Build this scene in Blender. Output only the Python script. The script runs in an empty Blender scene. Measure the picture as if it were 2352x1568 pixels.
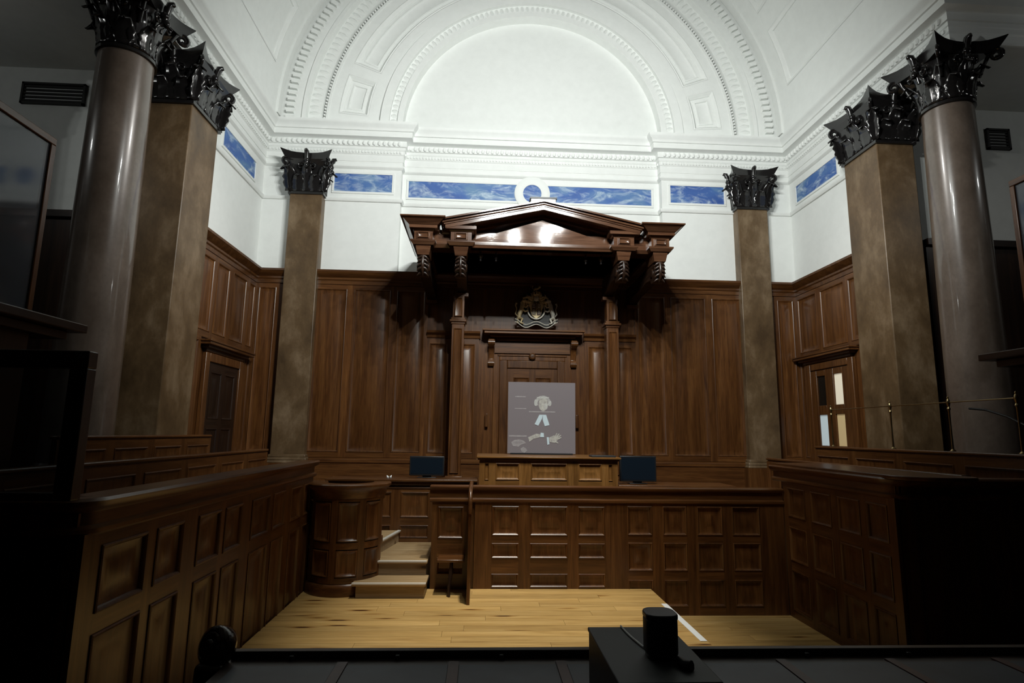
import bpy, bmesh, math, random
from math import sin, cos, pi, radians, hypot, atan2, sqrt
from mathutils import Vector, Matrix
random.seed(7)
S = bpy.context.scene
COL = S.collection

# ---------------------------------------------------------------- camera
cam_d = bpy.data.cameras.new('camera'); cam = bpy.data.objects.new('camera', cam_d); COL.objects.link(cam)
PITCH, YAW, ROLL = radians(9.041), radians(2.976), radians(0.805)
F = Vector((sin(YAW)*cos(PITCH), cos(YAW)*cos(PITCH), sin(PITCH)))
r0 = Vector((cos(YAW), -sin(YAW), 0)); u0 = r0.cross(F)
rr = r0*cos(ROLL) + u0*sin(ROLL); uu = -r0*sin(ROLL) + u0*cos(ROLL)
M = Matrix((rr, uu, -F)).transposed().to_4x4(); M.translation = Vector((-0.955, 0, 1.75))
cam.matrix_world = M
cam_d.sensor_width = 36; cam_d.sensor_fit = 'HORIZONTAL'; cam_d.lens = 1316.7/2352*36
cam_d.clip_start = 0.05; cam_d.clip_end = 100
S.camera = cam

# ---------------------------------------------------------------- world, lights, exposure
w = bpy.data.worlds.new('world'); S.world = w; w.use_nodes = True
w.node_tree.nodes['Background'].inputs[0].default_value = (0.6, 0.65, 0.7, 1)
w.node_tree.nodes['Background'].inputs[1].default_value = 0.0
S.view_settings.view_transform = 'Standard'; S.view_settings.look = 'None'
S.view_settings.gamma = 1; S.view_settings.use_curve_mapping = False
S.view_settings.exposure = 0.0
try:
    S.cycles.use_denoising = True
    S.cycles.max_bounces = 8; S.cycles.diffuse_bounces = 4; S.cycles.adaptive_threshold = 0.02
    S.cycles.sample_clamp_indirect = 4
except Exception:
    pass

def light(kind, name, loc, power, color=(1, 1, 1), size=0.2, target=None, size_y=None, spot=None, blend=0.5):
    d = bpy.data.lights.new(name, kind); d.energy = power; d.color = color
    if kind == 'AREA':
        d.size = size
        if size_y: d.shape = 'RECTANGLE'; d.size_y = size_y
    elif kind in ('POINT', 'SPOT'):
        d.shadow_soft_size = size
        if spot: d.spot_size = radians(spot); d.spot_blend = blend
    o = bpy.data.objects.new(name, d); COL.objects.link(o); o.location = loc
    if target is not None:
        o.rotation_euler = (Vector(target) - Vector(loc)).to_track_quat('-Z', 'Y').to_euler()
    return o

COOL = (0.93, 1.0, 0.97)
# floodlights on the roof of the judge's canopy, washing the wall, arch and vault
for lx in (-1.5, 0.0, 1.5):
    light('AREA', 'canopy_floodlight', (lx, 9.45, 5.75), 4, COOL, 0.5, (lx*1.6, 7.6, 12.0), 0.25)
# ring of chandelier lamps hung over the middle of the room, out of the picture
for k in range(6):
    a = radians(60*k+15); lx, ly = 0.05+0.86*cos(a), 4.4+0.86*sin(a)
    light('SPOT', 'chandelier_lamp', (lx, ly, 6.95), 318, (0.97, 1.0, 0.965), 0.05, (lx*1.4, 11.0, 5.25), spot=131, blend=0.6)
# two fill spots added to brighten the columns and piers, no fixtures there
for s_ in (-1, 1):
    light('SPOT', 'column_fill', (-s_*0.6, 6.2, 7.9), 640, (1.0, 0.98, 0.93), 0.07, (s_*5.4, 7.3, 4.6), spot=46, blend=1.0)
    light('POINT', 'aisle_lamp', (s_*8.2, 5.0, 6.3), 24, (0.97, 1.0, 0.97), 0.08)
# ceiling downlight over the well of the court
light('SPOT', 'ceiling_downlight', (-0.5, 5.5, 9.0), 2500, (1.0, 0.96, 0.86), 0.12, (-0.45, 5.7, 0.0), spot=33, blend=1.0)

# ---------------------------------------------------------------- mesh helpers
class MB:
    def __init__(s): s.v = []; s.f = []
    def add(s, vs, fs):
        o = len(s.v); s.v += [tuple(v) for v in vs]; s.f += [tuple(i+o for i in f) for f in fs]; return s
    def box(s, x0, x1, y0, y1, z0, z1):
        vs = [(x, y, z) for z in (z0, z1) for y in (y0, y1) for x in (x0, x1)]
        return s.add(vs, [(0,2,3,1),(4,5,7,6),(0,1,5,4),(2,6,7,3),(0,4,6,2),(1,3,7,5)])
    def frustum(s, x0, x1, y0, y1, z0, X0, X1, Y0, Y1, z1):
        vs = [(x0,y0,z0),(x1,y0,z0),(x1,y1,z0),(x0,y1,z0),(X0,Y0,z1),(X1,Y0,z1),(X1,Y1,z1),(X0,Y1,z1)]
        return s.add(vs, [(3,2,1,0),(4,5,6,7),(0,1,5,4),(1,2,6,5),(2,3,7,6),(3,0,4,7)])
    def prism(s, poly, a0, a1, axis='y'):
        # poly: 2D points; axis y -> (x,z), axis x -> (y,z), axis z -> (x,y)
        n = len(poly)
        def m(p, a): return {'y': (p[0], a, p[1]), 'x': (a, p[0], p[1]), 'z': (p[0], p[1], a)}[axis]
        vs = [m(p, a0) for p in poly] + [m(p, a1) for p in poly]
        fs = [tuple(range(n))[::-1], tuple(range(n, 2*n))] + [(i, (i+1) % n, n+(i+1) % n, n+i) for i in range(n)]
        return s.add(vs, fs)
    def sweep(s, path, prof, closed=False):
        # path: plan polyline; prof: (offset to the left of travel, z), closed section
        n = len(path); k = len(prof); vs = []
        for i, p in enumerate(path):
            P = Vector(p)
            if closed or 0 < i < n-1:
                a = (P - Vector(path[i-1])).normalized(); b = (Vector(path[(i+1) % n]) - P).normalized()
            elif i == 0: a = b = (Vector(path[1]) - P).normalized()
            else: a = b = (P - Vector(path[i-1])).normalized()
            na = Vector((-a.y, a.x)); nb = Vector((-b.y, b.x)); m = (na + nb)
            m = m/max(0.2, m.dot(na)) if m.length > 1e-6 else na
            for d, z in prof: vs.append((P.x + m.x*d, P.y + m.y*d, z))
        fs = []
        for i in range(n if closed else n-1):
            j = (i+1) % n
            for q in range(k): r = (q+1) % k; fs.append((i*k+q, j*k+q, j*k+r, i*k+r))
        if not closed: fs += [tuple(range(k))[::-1], tuple((n-1)*k+q for q in range(k))]
        return s.add(vs, fs)
    def lathe(s, prof, c=(0, 0, 0), seg=24, a0=0, a1=2*pi, axis='z'):
        full = abs(a1-a0-2*pi) < 1e-6; n = seg if full else seg+1; k = len(prof); vs = []
        for i in range(n):
            a = a0+(a1-a0)*i/seg
            for r, h in prof:
                q = (r*cos(a), r*sin(a), h) if axis == 'z' else ((r*cos(a), h, r*sin(a)) if axis == 'y' else (h, r*cos(a), r*sin(a)))
                vs.append((c[0]+q[0], c[1]+q[1], c[2]+q[2]))
        fs = []
        for i in range(seg):
            j = (i+1) % n
            for q in range(k-1): fs.append((i*k+q, j*k+q, j*k+q+1, i*k+q+1))
        if full:
            if prof[0][0] > 1e-6: fs.append(tuple(i*k for i in range(n))[::-1])
            if prof[-1][0] > 1e-6: fs.append(tuple(i*k+k-1 for i in range(n)))
        return s.add(vs, fs)
    def tube(s, pts, rad, seg=8, flat=None):
        pts = [Vector(p) for p in pts]; n = len(pts)
        if not hasattr(rad, '__len__'): rad = [rad]*n
        vs = []; up = None
        for i in range(n):
            t = (pts[min(i+1, n-1)] - pts[max(i-1, 0)]).normalized()
            if up is None: up = Vector((0, 0, 1)) if abs(t.z) < 0.9 else Vector((0, 1, 0))
            sd = t.cross(up).normalized(); up = sd.cross(t).normalized()
            for j in range(seg):
                a = 2*pi*j/seg; vs.append(pts[i] + (sd*cos(a) + up*sin(a)*(flat or 1))*rad[i])
        fs = [(i*seg+j, i*seg+(j+1) % seg, (i+1)*seg+(j+1) % seg, (i+1)*seg+j) for i in range(n-1) for j in range(seg)]
        fs += [tuple(range(seg))[::-1], tuple((n-1)*seg+j for j in range(seg))]
        return s.add(vs, fs)
    def ball(s, c, r, seg=10, ring=6, sc=(1, 1, 1)):
        vs = [(c[0], c[1], c[2]-r*sc[2])]; fs = []
        for i in range(1, ring):
            b = -pi/2 + pi*i/ring
            for j in range(seg):
                a = 2*pi*j/seg; vs.append((c[0]+r*cos(b)*cos(a)*sc[0], c[1]+r*cos(b)*sin(a)*sc[1], c[2]+r*sin(b)*sc[2]))
        vs.append((c[0], c[1], c[2]+r*sc[2])); T = len(vs)-1
        for j in range(seg):
            fs.append((0, 1+(j+1) % seg, 1+j)); fs.append((T, 1+(ring-2)*seg+j, 1+(ring-2)*seg+(j+1) % seg))
            for i in range(ring-2): fs.append((1+i*seg+j, 1+i*seg+(j+1) % seg, 1+(i+1)*seg+(j+1) % seg, 1+(i+1)*seg+j))
        return s.add(vs, fs)
    def sector(s, r0, r1, a0, a1, y0, y1, c=(0, 7.85), seg=None):
        # annular sector in the xz plane, extruded in y; angles in degrees from +x
        n = seg or max(2, int(abs(a1-a0)/3)); vs = []
        for i in range(n+1):
            a = radians(a0+(a1-a0)*i/n)
            for r in (r0, r1):
                for y in (y0, y1): vs.append((c[0]+r*cos(a), y, c[1]+r*sin(a)))
        fs = [(0, 1, 3, 2), (4*n, 4*n+2, 4*n+3, 4*n+1)]
        for i in range(n):
            o = 4*i; p = o+4
            fs += [(o, p, p+1, o+1), (o+2, o+3, p+3, p+2), (o, o+2, p+2, p), (o+1, p+1, p+3, o+3)]
        return s.add(vs, fs)
    def xf(s, m, start=0):
        for i in range(start, len(s.v)): s.v[i] = tuple(m @ Vector(s.v[i]))
        return s

def root_loc(o):
    l = Vector((0, 0, 0))
    while o is not None: l = l + Vector(o['_o']) if '_o' in o else l; o = o.parent
    return l
LOC = {}
def mesh_obj(name, mb, mat, parent=None, local=False, sharp=35, bevel=0):
    me = bpy.data.meshes.new(name)
    base = Vector((0, 0, 0))
    if parent is not None and not local: base = LOC.get(parent.name, Vector((0, 0, 0)))
    vs = mb.v
    own = Vector((0, 0, 0))
    if parent is None:
        xs = [v[0] for v in vs]; ys = [v[1] for v in vs]; zs = [v[2] for v in vs]
        own = Vector(((min(xs)+max(xs))/2, (min(ys)+max(ys))/2, min(zs)))
        base = own
    me.from_pydata([(v[0]-base.x, v[1]-base.y, v[2]-base.z) for v in vs], [], mb.f)
    bm = bmesh.new(); bm.from_mesh(me); bmesh.ops.recalc_face_normals(bm, faces=bm.faces); bm.to_mesh(me); bm.free()
    for p in me.polygons: p.use_smooth = True
    me.set_sharp_from_angle(angle=radians(sharp))
    me.materials.append(MAT[mat] if isinstance(mat, str) else mat)
    o = bpy.data.objects.new(name, me); COL.objects.link(o)
    o.location = own
    LOC[o.name] = base.copy()
    if parent is not None: o.parent = parent
    if bevel:
        m = o.modifiers.new('bevel', 'BEVEL'); m.width = bevel; m.segments = 2; m.limit_method = 'ANGLE'; m.angle_limit = radians(40)
    return o
def part(name, mb, mat, parent, **k): return mesh_obj(name, mb, mat, parent, **k)
def empty(name, loc):
    o = bpy.data.objects.new(name, None); COL.objects.link(o); o.location = loc; o.empty_display_size = 0.2
    LOC[o.name] = Vector(loc); return o
def tag(o, label, cat, group=None, kind=None):
    o['label'] = label; o['category'] = cat
    if group: o['group'] = group
    if kind: o['kind'] = kind
    return o
def thing(name, loc, label, cat, group=None): return tag(empty(name, loc), label, cat, group)
def struct(name, mb, mat, label=None, cat=None, **k):
    o = mesh_obj(name, mb, mat, None, **k); o['kind'] = 'structure'
    if label: o['label'] = label
    if cat: o['category'] = cat
    return o
def copy_tree(o, parent=None):
    c = o.copy(); COL.objects.link(c); c.parent = parent
    for ch in list(o.children): copy_tree(ch, c)
    return c

# ---------------------------------------------------------------- materials
MAT = {}
def new_mat(name):
    m = bpy.data.materials.new(name); m.use_nodes = True; MAT[name] = m
    nt = m.node_tree; return m, nt, nt.nodes['Principled BSDF']
def N(nt, t, **k):
    n = nt.nodes.new(t)
    for a, b in k.items(): setattr(n, a, b)
    return n
def ramp(nt, src, stops):
    r = N(nt, 'ShaderNodeValToRGB'); e = r.color_ramp.elements
    while len(e) < len(stops): e.new(0.5)
    for i, (p, c) in enumerate(stops): e[i].position = p; e[i].color = (*c, 1) if len(c) == 3 else c
    nt.links.new(src, r.inputs[0]); return r.outputs[0]
def coords(nt, scale=(1, 1, 1), rot=(0, 0, 0), rand=True):
    tc = N(nt, 'ShaderNodeTexCoord'); mp = N(nt, 'ShaderNodeMapping')
    mp.inputs['Scale'].default_value = scale; mp.inputs['Rotation'].default_value = rot
    if rand:
        oi = N(nt, 'ShaderNodeObjectInfo'); ml = N(nt, 'ShaderNodeMath', operation='MULTIPLY'); ml.inputs[1].default_value = 37.0
        nt.links.new(oi.outputs['Random'], ml.inputs[0])
        ad = N(nt, 'ShaderNodeVectorMath', operation='ADD')
        nt.links.new(tc.outputs['Object'], ad.inputs[0]); nt.links.new(ml.outputs[0], ad.inputs[1])
        nt.links.new(ad.outputs[0], mp.inputs[0])
    else: nt.links.new(tc.outputs['Object'], mp.inputs[0])
    return mp.outputs[0]
def noise(nt, vec, scale, detail=4, rough=0.5, dist=0):
    n = N(nt, 'ShaderNodeTexNoise'); n.inputs['Scale'].default_value = scale; n.inputs['Detail'].default_value = detail
    n.inputs['Roughness'].default_value = rough; n.inputs['Distortion'].default_value = dist
    nt.links.new(vec, n.inputs['Vector']); return n.outputs[0]
def bump(nt, b, h, strength, dist=0.01):
    n = N(nt, 'ShaderNodeBump'); n.inputs['Strength'].default_value = strength; n.inputs['Distance'].default_value = dist
    nt.links.new(h, n.inputs['Height']); nt.links.new(n.outputs[0], b.inputs['Normal'])
def mixc(nt, fac, a, b, mode='MIX'):
    m = N(nt, 'ShaderNodeMix', data_type='RGBA', blend_type=mode)
    for sock, val in ((m.inputs[0], fac), (m.inputs[6], a), (m.inputs[7], b)):
        if hasattr(val, 'is_linked'): nt.links.new(val, sock)
        elif isinstance(val, (int, float)): sock.default_value = val
        else: sock.default_value = (*val, 1)
    return m.outputs[2]

def wood(name, dark, mid, lite, grain='z', rough=0.32, var=0.35, coat=0.0):
    m, nt, b = new_mat(name)
    sc = {'z': (9, 9, 0.55), 'x': (0.55, 9, 9), 'y': (9, 0.55, 9)}[grain]
    v = coords(nt, sc)
    n1 = noise(nt, v, 1.6, 6, 0.62, 0.6); n2 = noise(nt, v, 9, 3, 0.6)
    c = ramp(nt, n1, [(0.3, dark), (0.52, mid), (0.75, lite)])
    f = ramp(nt, n2, [(0.35, (0.62,)*3), (0.6, (1,)*3)])
    c = mixc(nt, 0.7, c, f, 'MULTIPLY')
    oi = N(nt, 'ShaderNodeObjectInfo'); h = N(nt, 'ShaderNodeHueSaturation')
    mr = N(nt, 'ShaderNodeMapRange'); mr.inputs[3].default_value = 1-var; mr.inputs[4].default_value = 1+var
    nt.links.new(oi.outputs['Random'], mr.inputs[0]); nt.links.new(mr.outputs[0], h.inputs['Value']); nt.links.new(c, h.inputs['Color'])
    nt.links.new(h.outputs[0], b.inputs['Base Color'])
    b.inputs['Roughness'].default_value = rough
    if coat: b.inputs['Coat Weight'].default_value = coat; b.inputs['Coat Roughness'].default_value = 0.12
    bump(nt, b, n2, 0.08, 0.004)
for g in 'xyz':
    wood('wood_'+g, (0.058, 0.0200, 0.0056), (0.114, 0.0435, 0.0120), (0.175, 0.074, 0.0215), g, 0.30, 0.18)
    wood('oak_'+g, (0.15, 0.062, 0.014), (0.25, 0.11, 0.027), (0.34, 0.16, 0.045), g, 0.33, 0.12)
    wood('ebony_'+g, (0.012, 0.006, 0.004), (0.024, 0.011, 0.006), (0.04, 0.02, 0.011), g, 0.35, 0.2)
wood('ebony_gloss', (0.012, 0.006, 0.004), (0.024, 0.011, 0.006), (0.04, 0.02, 0.011), 'z', 0.16, 0.1)
wood('canopy_wood', (0.050, 0.021, 0.011), (0.095, 0.043, 0.022), (0.14, 0.068, 0.037), 'x', 0.17, 0.1, 0.0)
wood('polished_board', (0.075, 0.036, 0.021), (0.12, 0.062, 0.038), (0.16, 0.088, 0.056), 'x', 0.085, 0.05, 0.0)
MAT['polished_board'].node_tree.nodes['Principled BSDF'].inputs['Specular IOR Level'].default_value = 0.22

def plain(name, col, rough=0.5, metal=0.0, var=0.0, spec=0.5, emit=None, es=0):
    m, nt, b = new_mat(name)
    if var:
        v = coords(nt); n = noise(nt, v, 6, 5, 0.6)
        c = ramp(nt, n, [(0.3, tuple(x*(1-var) for x in col)), (0.7, tuple(min(1, x*(1+var)) for x in col))])
        nt.links.new(c, b.inputs['Base Color'])
    else: b.inputs['Base Color'].default_value = (*col, 1)
    b.inputs['Roughness'].default_value = rough; b.inputs['Metallic'].default_value = metal
    b.inputs['Specular IOR Level'].default_value = spec
    if emit: b.inputs['Emission Color'].default_value = (*emit, 1); b.inputs['Emission Strength'].default_value = es
    return m
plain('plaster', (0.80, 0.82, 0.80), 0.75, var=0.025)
plain('shaded_plaster', (0.62, 0.64, 0.62), 0.8, var=0.04)  # greyer copy of the white plaster, aisle shade put into its colour
plain('black_paint', (0.012, 0.011, 0.011), 0.16, spec=0.6)
plain('black_plastic', (0.012, 0.013, 0.015), 0.4)
plain('black_case', (0.022, 0.026, 0.029), 0.55, var=0.15)
plain('screen_glass', (0.008, 0.014, 0.022), 0.2)
plain('white_tape', (0.82, 0.84, 0.84), 0.6)
plain('white_paint', (0.8, 0.82, 0.8), 0.6)
plain('brass', (0.42, 0.32, 0.16), 0.28, 1.0)
plain('gilt', (0.72, 0.58, 0.33), 0.42, 0.25, var=0.35)
plain('silver_gilt', (0.74, 0.70, 0.60), 0.42, 0.2, var=0.3)
plain('arms_red', (0.12, 0.05, 0.03), 0.5, var=0.3)
plain('arms_gold', (0.26, 0.19, 0.09), 0.45, var=0.3)
plain('arms_board', (0.03, 0.03, 0.028), 0.5)
plain('vent_metal', (0.012, 0.012, 0.012), 0.6)
plain('pane_cream', (0.8, 0.74, 0.6), 0.4, emit=(0.85, 0.76, 0.58), es=0.38)
plain('pane_blue', (0.6, 0.7, 0.74), 0.4, emit=(0.62, 0.74, 0.78), es=0.30)
plain('pane_amber', (0.7, 0.55, 0.3), 0.4, emit=(0.7, 0.5, 0.24), es=0.2)
plain('pane_dark', (0.012, 0.01, 0.008), 0.15)
plain('door_dark', (0.022, 0.021, 0.019), 0.45, var=0.3)
plain('leather', (0.034, 0.046, 0.062), 0.42, var=0.25)
plain('desk_wood', (0.05, 0.034, 0.028), 0.4, var=0.3)
plain('red_wood', (0.06, 0.026, 0.022), 0.4, var=0.3)

def stone(name, c0, c1, c2, rough, scale, spec=0.5, coat=0):
    m, nt, b = new_mat(name)
    v = coords(nt, (1, 1, 0.6)); n = noise(nt, v, scale, 8, 0.65, 0.2); n2 = noise(nt, v, scale*14, 3, 0.6)
    c = ramp(nt, n, [(0.32, c0), (0.5, c1), (0.68, c2)])
    c = mixc(nt, 0.5, c, ramp(nt, n2, [(0.3, (0.7,)*3), (0.7, (1,)*3)]), 'MULTIPLY')
    nt.links.new(c, b.inputs['Base Color']); b.inputs['Roughness'].default_value = rough
    b.inputs['Specular IOR Level'].default_value = spec
    if coat: b.inputs['Coat Weight'].default_value = coat; b.inputs['Coat Roughness'].default_value = 0.06
stone('pilaster_stone', (0.070, 0.041, 0.018), (0.125, 0.077, 0.036), (0.22, 0.152, 0.088), 0.42, 2.2)
stone('column_granite', (0.10, 0.074, 0.056), (0.14, 0.108, 0.086), (0.19, 0.15, 0.122), 0.30, 2.2, 0.5, 0.6)

def blue_marble():
    m, nt, b = new_mat('blue_marble')
    v = coords(nt, (1.0, 1.0, 2.0), (0, radians(35), 0))
    n = noise(nt, v, 2.2, 9, 0.66, 1.6); n2 = noise(nt, v, 1.2, 4, 0.5, 0.8)
    c = ramp(nt, n2, [(0.3, (0.035, 0.09, 0.33)), (0.5, (0.055, 0.14, 0.40)), (0.7, (0.13, 0.25, 0.42))])
    k = ramp(nt, n, [(0.47, (0, 0, 0)), (0.57, (0.3,)*3), (0.70, (0.85,)*3)])
    nt.links.new(mixc(nt, k, c, (0.55, 0.66, 0.74)), b.inputs['Base Color']); b.inputs['Roughness'].default_value = 0.6
blue_marble()

def floor_mat(name, a, b_, c_):
    m, nt, b = new_mat(name)
    v = coords(nt, (0.5, 7, 7)); n1 = noise(nt, v, 2.2, 6, 0.6, 0.9); n2 = noise(nt, v, 10, 4, 0.6)
    c = ramp(nt, n1, [(0.3, a), (0.52, b_), (0.72, c_)])
    c = mixc(nt, 0.45, c, ramp(nt, n2, [(0.3, (0.66, 0.6, 0.5)), (0.6, (1, 1, 1))]), 'MULTIPLY')
    vk = coords(nt, (1.15, 5.6, 5)); vo = N(nt, 'ShaderNodeTexVoronoi'); vo.inputs['Scale'].default_value = 1.15
    nt.links.new(vk, vo.inputs['Vector'])
    kn = ramp(nt, vo.outputs['Distance'], [(0.085, (0.10, 0.05, 0.02)), (0.125, (0.62, 0.5, 0.33)), (0.23, (1, 1, 1))])
    c = mixc(nt, 1.0, c, kn, 'MULTIPLY')
    oi = N(nt, 'ShaderNodeObjectInfo'); h = N(nt, 'ShaderNodeHueSaturation')
    mr = N(nt, 'ShaderNodeMapRange'); mr.inputs[3].default_value = 0.86; mr.inputs[4].default_value = 1.12
    nt.links.new(oi.outputs['Random'], mr.inputs[0]); nt.links.new(mr.outputs[0], h.inputs['Value']); nt.links.new(c, h.inputs['Color'])
    nt.links.new(h.outputs[0], b.inputs['Base Color']); b.inputs['Roughness'].default_value = 0.42
    bump(nt, b, n2, 0.05, 0.003)
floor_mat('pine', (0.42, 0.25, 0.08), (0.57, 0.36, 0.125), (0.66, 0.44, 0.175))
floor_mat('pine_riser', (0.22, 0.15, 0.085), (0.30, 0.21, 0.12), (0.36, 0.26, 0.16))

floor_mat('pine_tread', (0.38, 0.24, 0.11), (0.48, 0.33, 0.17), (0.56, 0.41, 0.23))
plain('nosing_glint', (0.74, 0.70, 0.62), 0.35)
def glass_mat(name, tint, rough, transp, emit=0, dif=(0.05, 0.05, 0.06)):
    m, nt, b = new_mat(name)
    out = nt.nodes['Material Output']
    tr = N(nt, 'ShaderNodeBsdfTransparent'); tr.inputs[0].default_value = (*tint, 1)
    b.inputs['Base Color'].default_value = (*dif, 1); b.inputs['Roughness'].default_value = rough
    if emit: b.inputs['Emission Color'].default_value = (*dif, 1); b.inputs['Emission Strength'].default_value = emit
    mx = N(nt, 'ShaderNodeMixShader'); mx.inputs[0].default_value = 1-transp
    if name.startswith('image_') and name != 'image_white':
        nv = noise(nt, coords(nt, (1, 1, 1)), 22, 4, 0.7); mr = N(nt, 'ShaderNodeMapRange')
        mr.inputs[1].default_value = 0.35; mr.inputs[2].default_value = 0.68; mr.inputs[3].default_value = (1-transp)*0.5; mr.inputs[4].default_value = min(1, (1-transp)*1.6)
        nt.links.new(nv, mr.inputs[0]); nt.links.new(mr.outputs[0], mx.inputs[0])
    nt.links.new(tr.outputs[0], mx.inputs[1]); nt.links.new(b.outputs[0], mx.inputs[2]); nt.links.new(mx.outputs[0], out.inputs[0])
glass_mat('clear_pane', (0.8, 0.85, 0.88), 0.06, 0.7, 0, (0.03, 0.032, 0.036))
glass_mat('gallery_pane', (0.7, 0.78, 0.85), 0.07, 0.35, 0, (0.10, 0.11, 0.13))
glass_mat('projection_film', (0.9, 0.9, 0.9), 0.35, 0.22, 0.30, (0.17, 0.15, 0.155))
glass_mat('image_white', (1, 1, 1), 0.7, 0.12, 0.42, (0.36, 0.43, 0.45))
glass_mat('image_skin', (1, 1, 1), 0.7, 0.45, 0.35, (0.36, 0.35, 0.31))
glass_mat('image_wig', (1, 1, 1), 0.7, 0.62, 0.35, (0.40, 0.40, 0.37))
glass_mat('image_robe', (1, 1, 1), 0.7, 0.8, 0.1, (0.10, 0.09, 0.095))
glass_mat('image_faint', (1, 1, 1), 0.7, 0.72, 0.3, (0.36, 0.34, 0.33))

# ---------------------------------------------------------------- panelling
class Face:
    """a vertical face: o + u*a (along) + n*d (outward) at height z"""
    def __init__(s, o, u, n): s.o = Vector((o[0], o[1], 0)); s.u = Vector((u[0], u[1], 0)); s.n = Vector((n[0], n[1], 0))
    def p(s, a, d, z): q = s.o + s.u*a + s.n*d; return (q.x, q.y, z)
    def box(s, mb, a0, a1, d0, d1, z0, z1):
        vs = [s.p(a, d, z) for z in (z0, z1) for d in (d0, d1) for a in (a0, a1)]
        return mb.add(vs, [(0,2,3,1),(4,5,7,6),(0,1,5,4),(2,6,7,3),(0,4,6,2),(1,3,7,5)])
    def grain(s): return 'x' if abs(s.u.x) > 0.7 else 'y'
def panel_mesh(F_, a0, a1, z0, z1, t, m=0.045, rec=0.022, raised=True):
    w_ = min(a1-a0, z1-z0); m = min(m, w_*0.22)
    rec = min(rec, t*0.72)
    prof = [(0, 0), (0, t+0.006), (m*0.18, t+0.010), (m*0.42, t+0.004), (m*0.6, t-rec*0.6), (m, t-rec)]
    if raised and w_ > 0.22: prof += [(m+0.05, t-rec), (m+0.075, t-rec+0.008)]
    mb = MB(); vs = []; fs = []
    for i, d in prof:
        vs += [F_.p(a0+i, d, z0+i), F_.p(a1-i, d, z0+i), F_.p(a1-i, d, z1-i), F_.p(a0+i, d, z1-i)]
    k = len(prof)
    for r in range(k-1):
        for q in range(4): fs.append((r*4+q, r*4+(q+1) % 4, r*4+4+(q+1) % 4, r*4+4+q))
    fs.append(tuple(4*(k-1)+q for q in range(4))); fs.append((3, 2, 1, 0))
    return mb.add(vs, fs)
def panelling(parent, F_, A0, A1, Z0, Z1, cols, rows, t=0.03, fam='wood', m=0.045, rec=0.02, raised=True, boards=None):
    """stiles, rails and panels, each an object of its own"""
    g = F_.grain(); xs = [A0] + [v for c in cols for v in c] + [A1]
    for i in range(0, len(xs), 2):
        if xs[i+1]-xs[i] > 0.004: part('stile', F_.box(MB(), xs[i], xs[i+1], 0, t, Z0, Z1), fam+'_z', parent)
    for c in cols:
        zs = [Z0] + [v for r in rows for v in r] + [Z1]
        for i in range(0, len(zs), 2):
            if zs[i+1]-zs[i] > 0.004: part('rail', F_.box(MB(), c[0], c[1], 0, t, zs[i], zs[i+1]), fam+'_'+g, parent)
        for r in rows: part('panel', panel_mesh(F_, c[0], c[1], r[0], r[1], t, m, rec, raised), fam+'_z', parent)

BACK = Face((0, 10.95), (1, 0), (0, -1))
LEFTW = Face((-5.33, 0), (0, 1), (1, 0))
RIGHTW = Face((5.33, 0), (0, 1), (-1, 0))

# ---------------------------------------------------------------- room shell
wb = struct('wall_back', MB().prism([(-9.5, 11), (-2.66, 11), (-2.66, 11.18), (2.66, 11.18), (2.66, 11), (9.5, 11), (9.5, 11.6), (-9.5, 11.6)], -0.3, 7.9, 'z').box(-9.5, 9.5, 11.2, 11.6, 7.88, 13.4),
            'plaster', 'white plaster wall behind the judge with a wide arch above', 'wall')
wl = struct('wall_left', MB().box(-5.9, -5.37, 8.53, 11.0, -0.3, 7.1), 'plaster', 'white plaster side wall left of the judge above dark panelling', 'wall')
wr = struct('wall_right', MB().box(5.37, 5.9, 8.83, 11.0, -0.3, 7.1), 'plaster', 'white plaster side wall right of the judge above dark panelling', 'wall')
wal = struct('wall_aisle_left', MB().box(-9.5, -5.9, 8.3, 8.6, -0.3, 7.1), 'shaded_plaster', 'shaded white wall behind the polished column on the left', 'wall')
war = struct('wall_aisle_right', MB().box(5.9, 9.5, 8.3, 8.6, -0.3, 7.1), 'shaded_plaster', 'shaded white wall behind the polished column on the right', 'wall')
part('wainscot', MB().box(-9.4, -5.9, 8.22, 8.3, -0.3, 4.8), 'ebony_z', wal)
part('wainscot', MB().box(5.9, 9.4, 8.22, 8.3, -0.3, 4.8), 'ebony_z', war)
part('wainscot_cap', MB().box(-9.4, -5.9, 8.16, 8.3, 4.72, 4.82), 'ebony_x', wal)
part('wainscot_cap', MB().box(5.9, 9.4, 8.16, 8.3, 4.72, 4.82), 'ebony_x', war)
struct('wall_outer_left', MB().box(-9.8, -9.4, -6, 8.6, -0.3, 13.4), 'ebony_z', 'dark outer wall of the left aisle', 'wall')
struct('wall_outer_right', MB().box(9.4, 9.8, -6, 8.6, -0.3, 13.4), 'ebony_z', 'dark outer wall of the right aisle', 'wall')
struct('wall_rear', MB().box(-9.8, 9.8, -6.4, -6, -0.3, 13.4), 'ebony_z', 'dark wall behind the viewer', 'wall')
lf = struct('floor', MB().box(-9.8, 9.8, -6.4, 11.2, -0.6, -0.32), 'ebony_x', 'dark floor of the room', 'floor')
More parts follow.
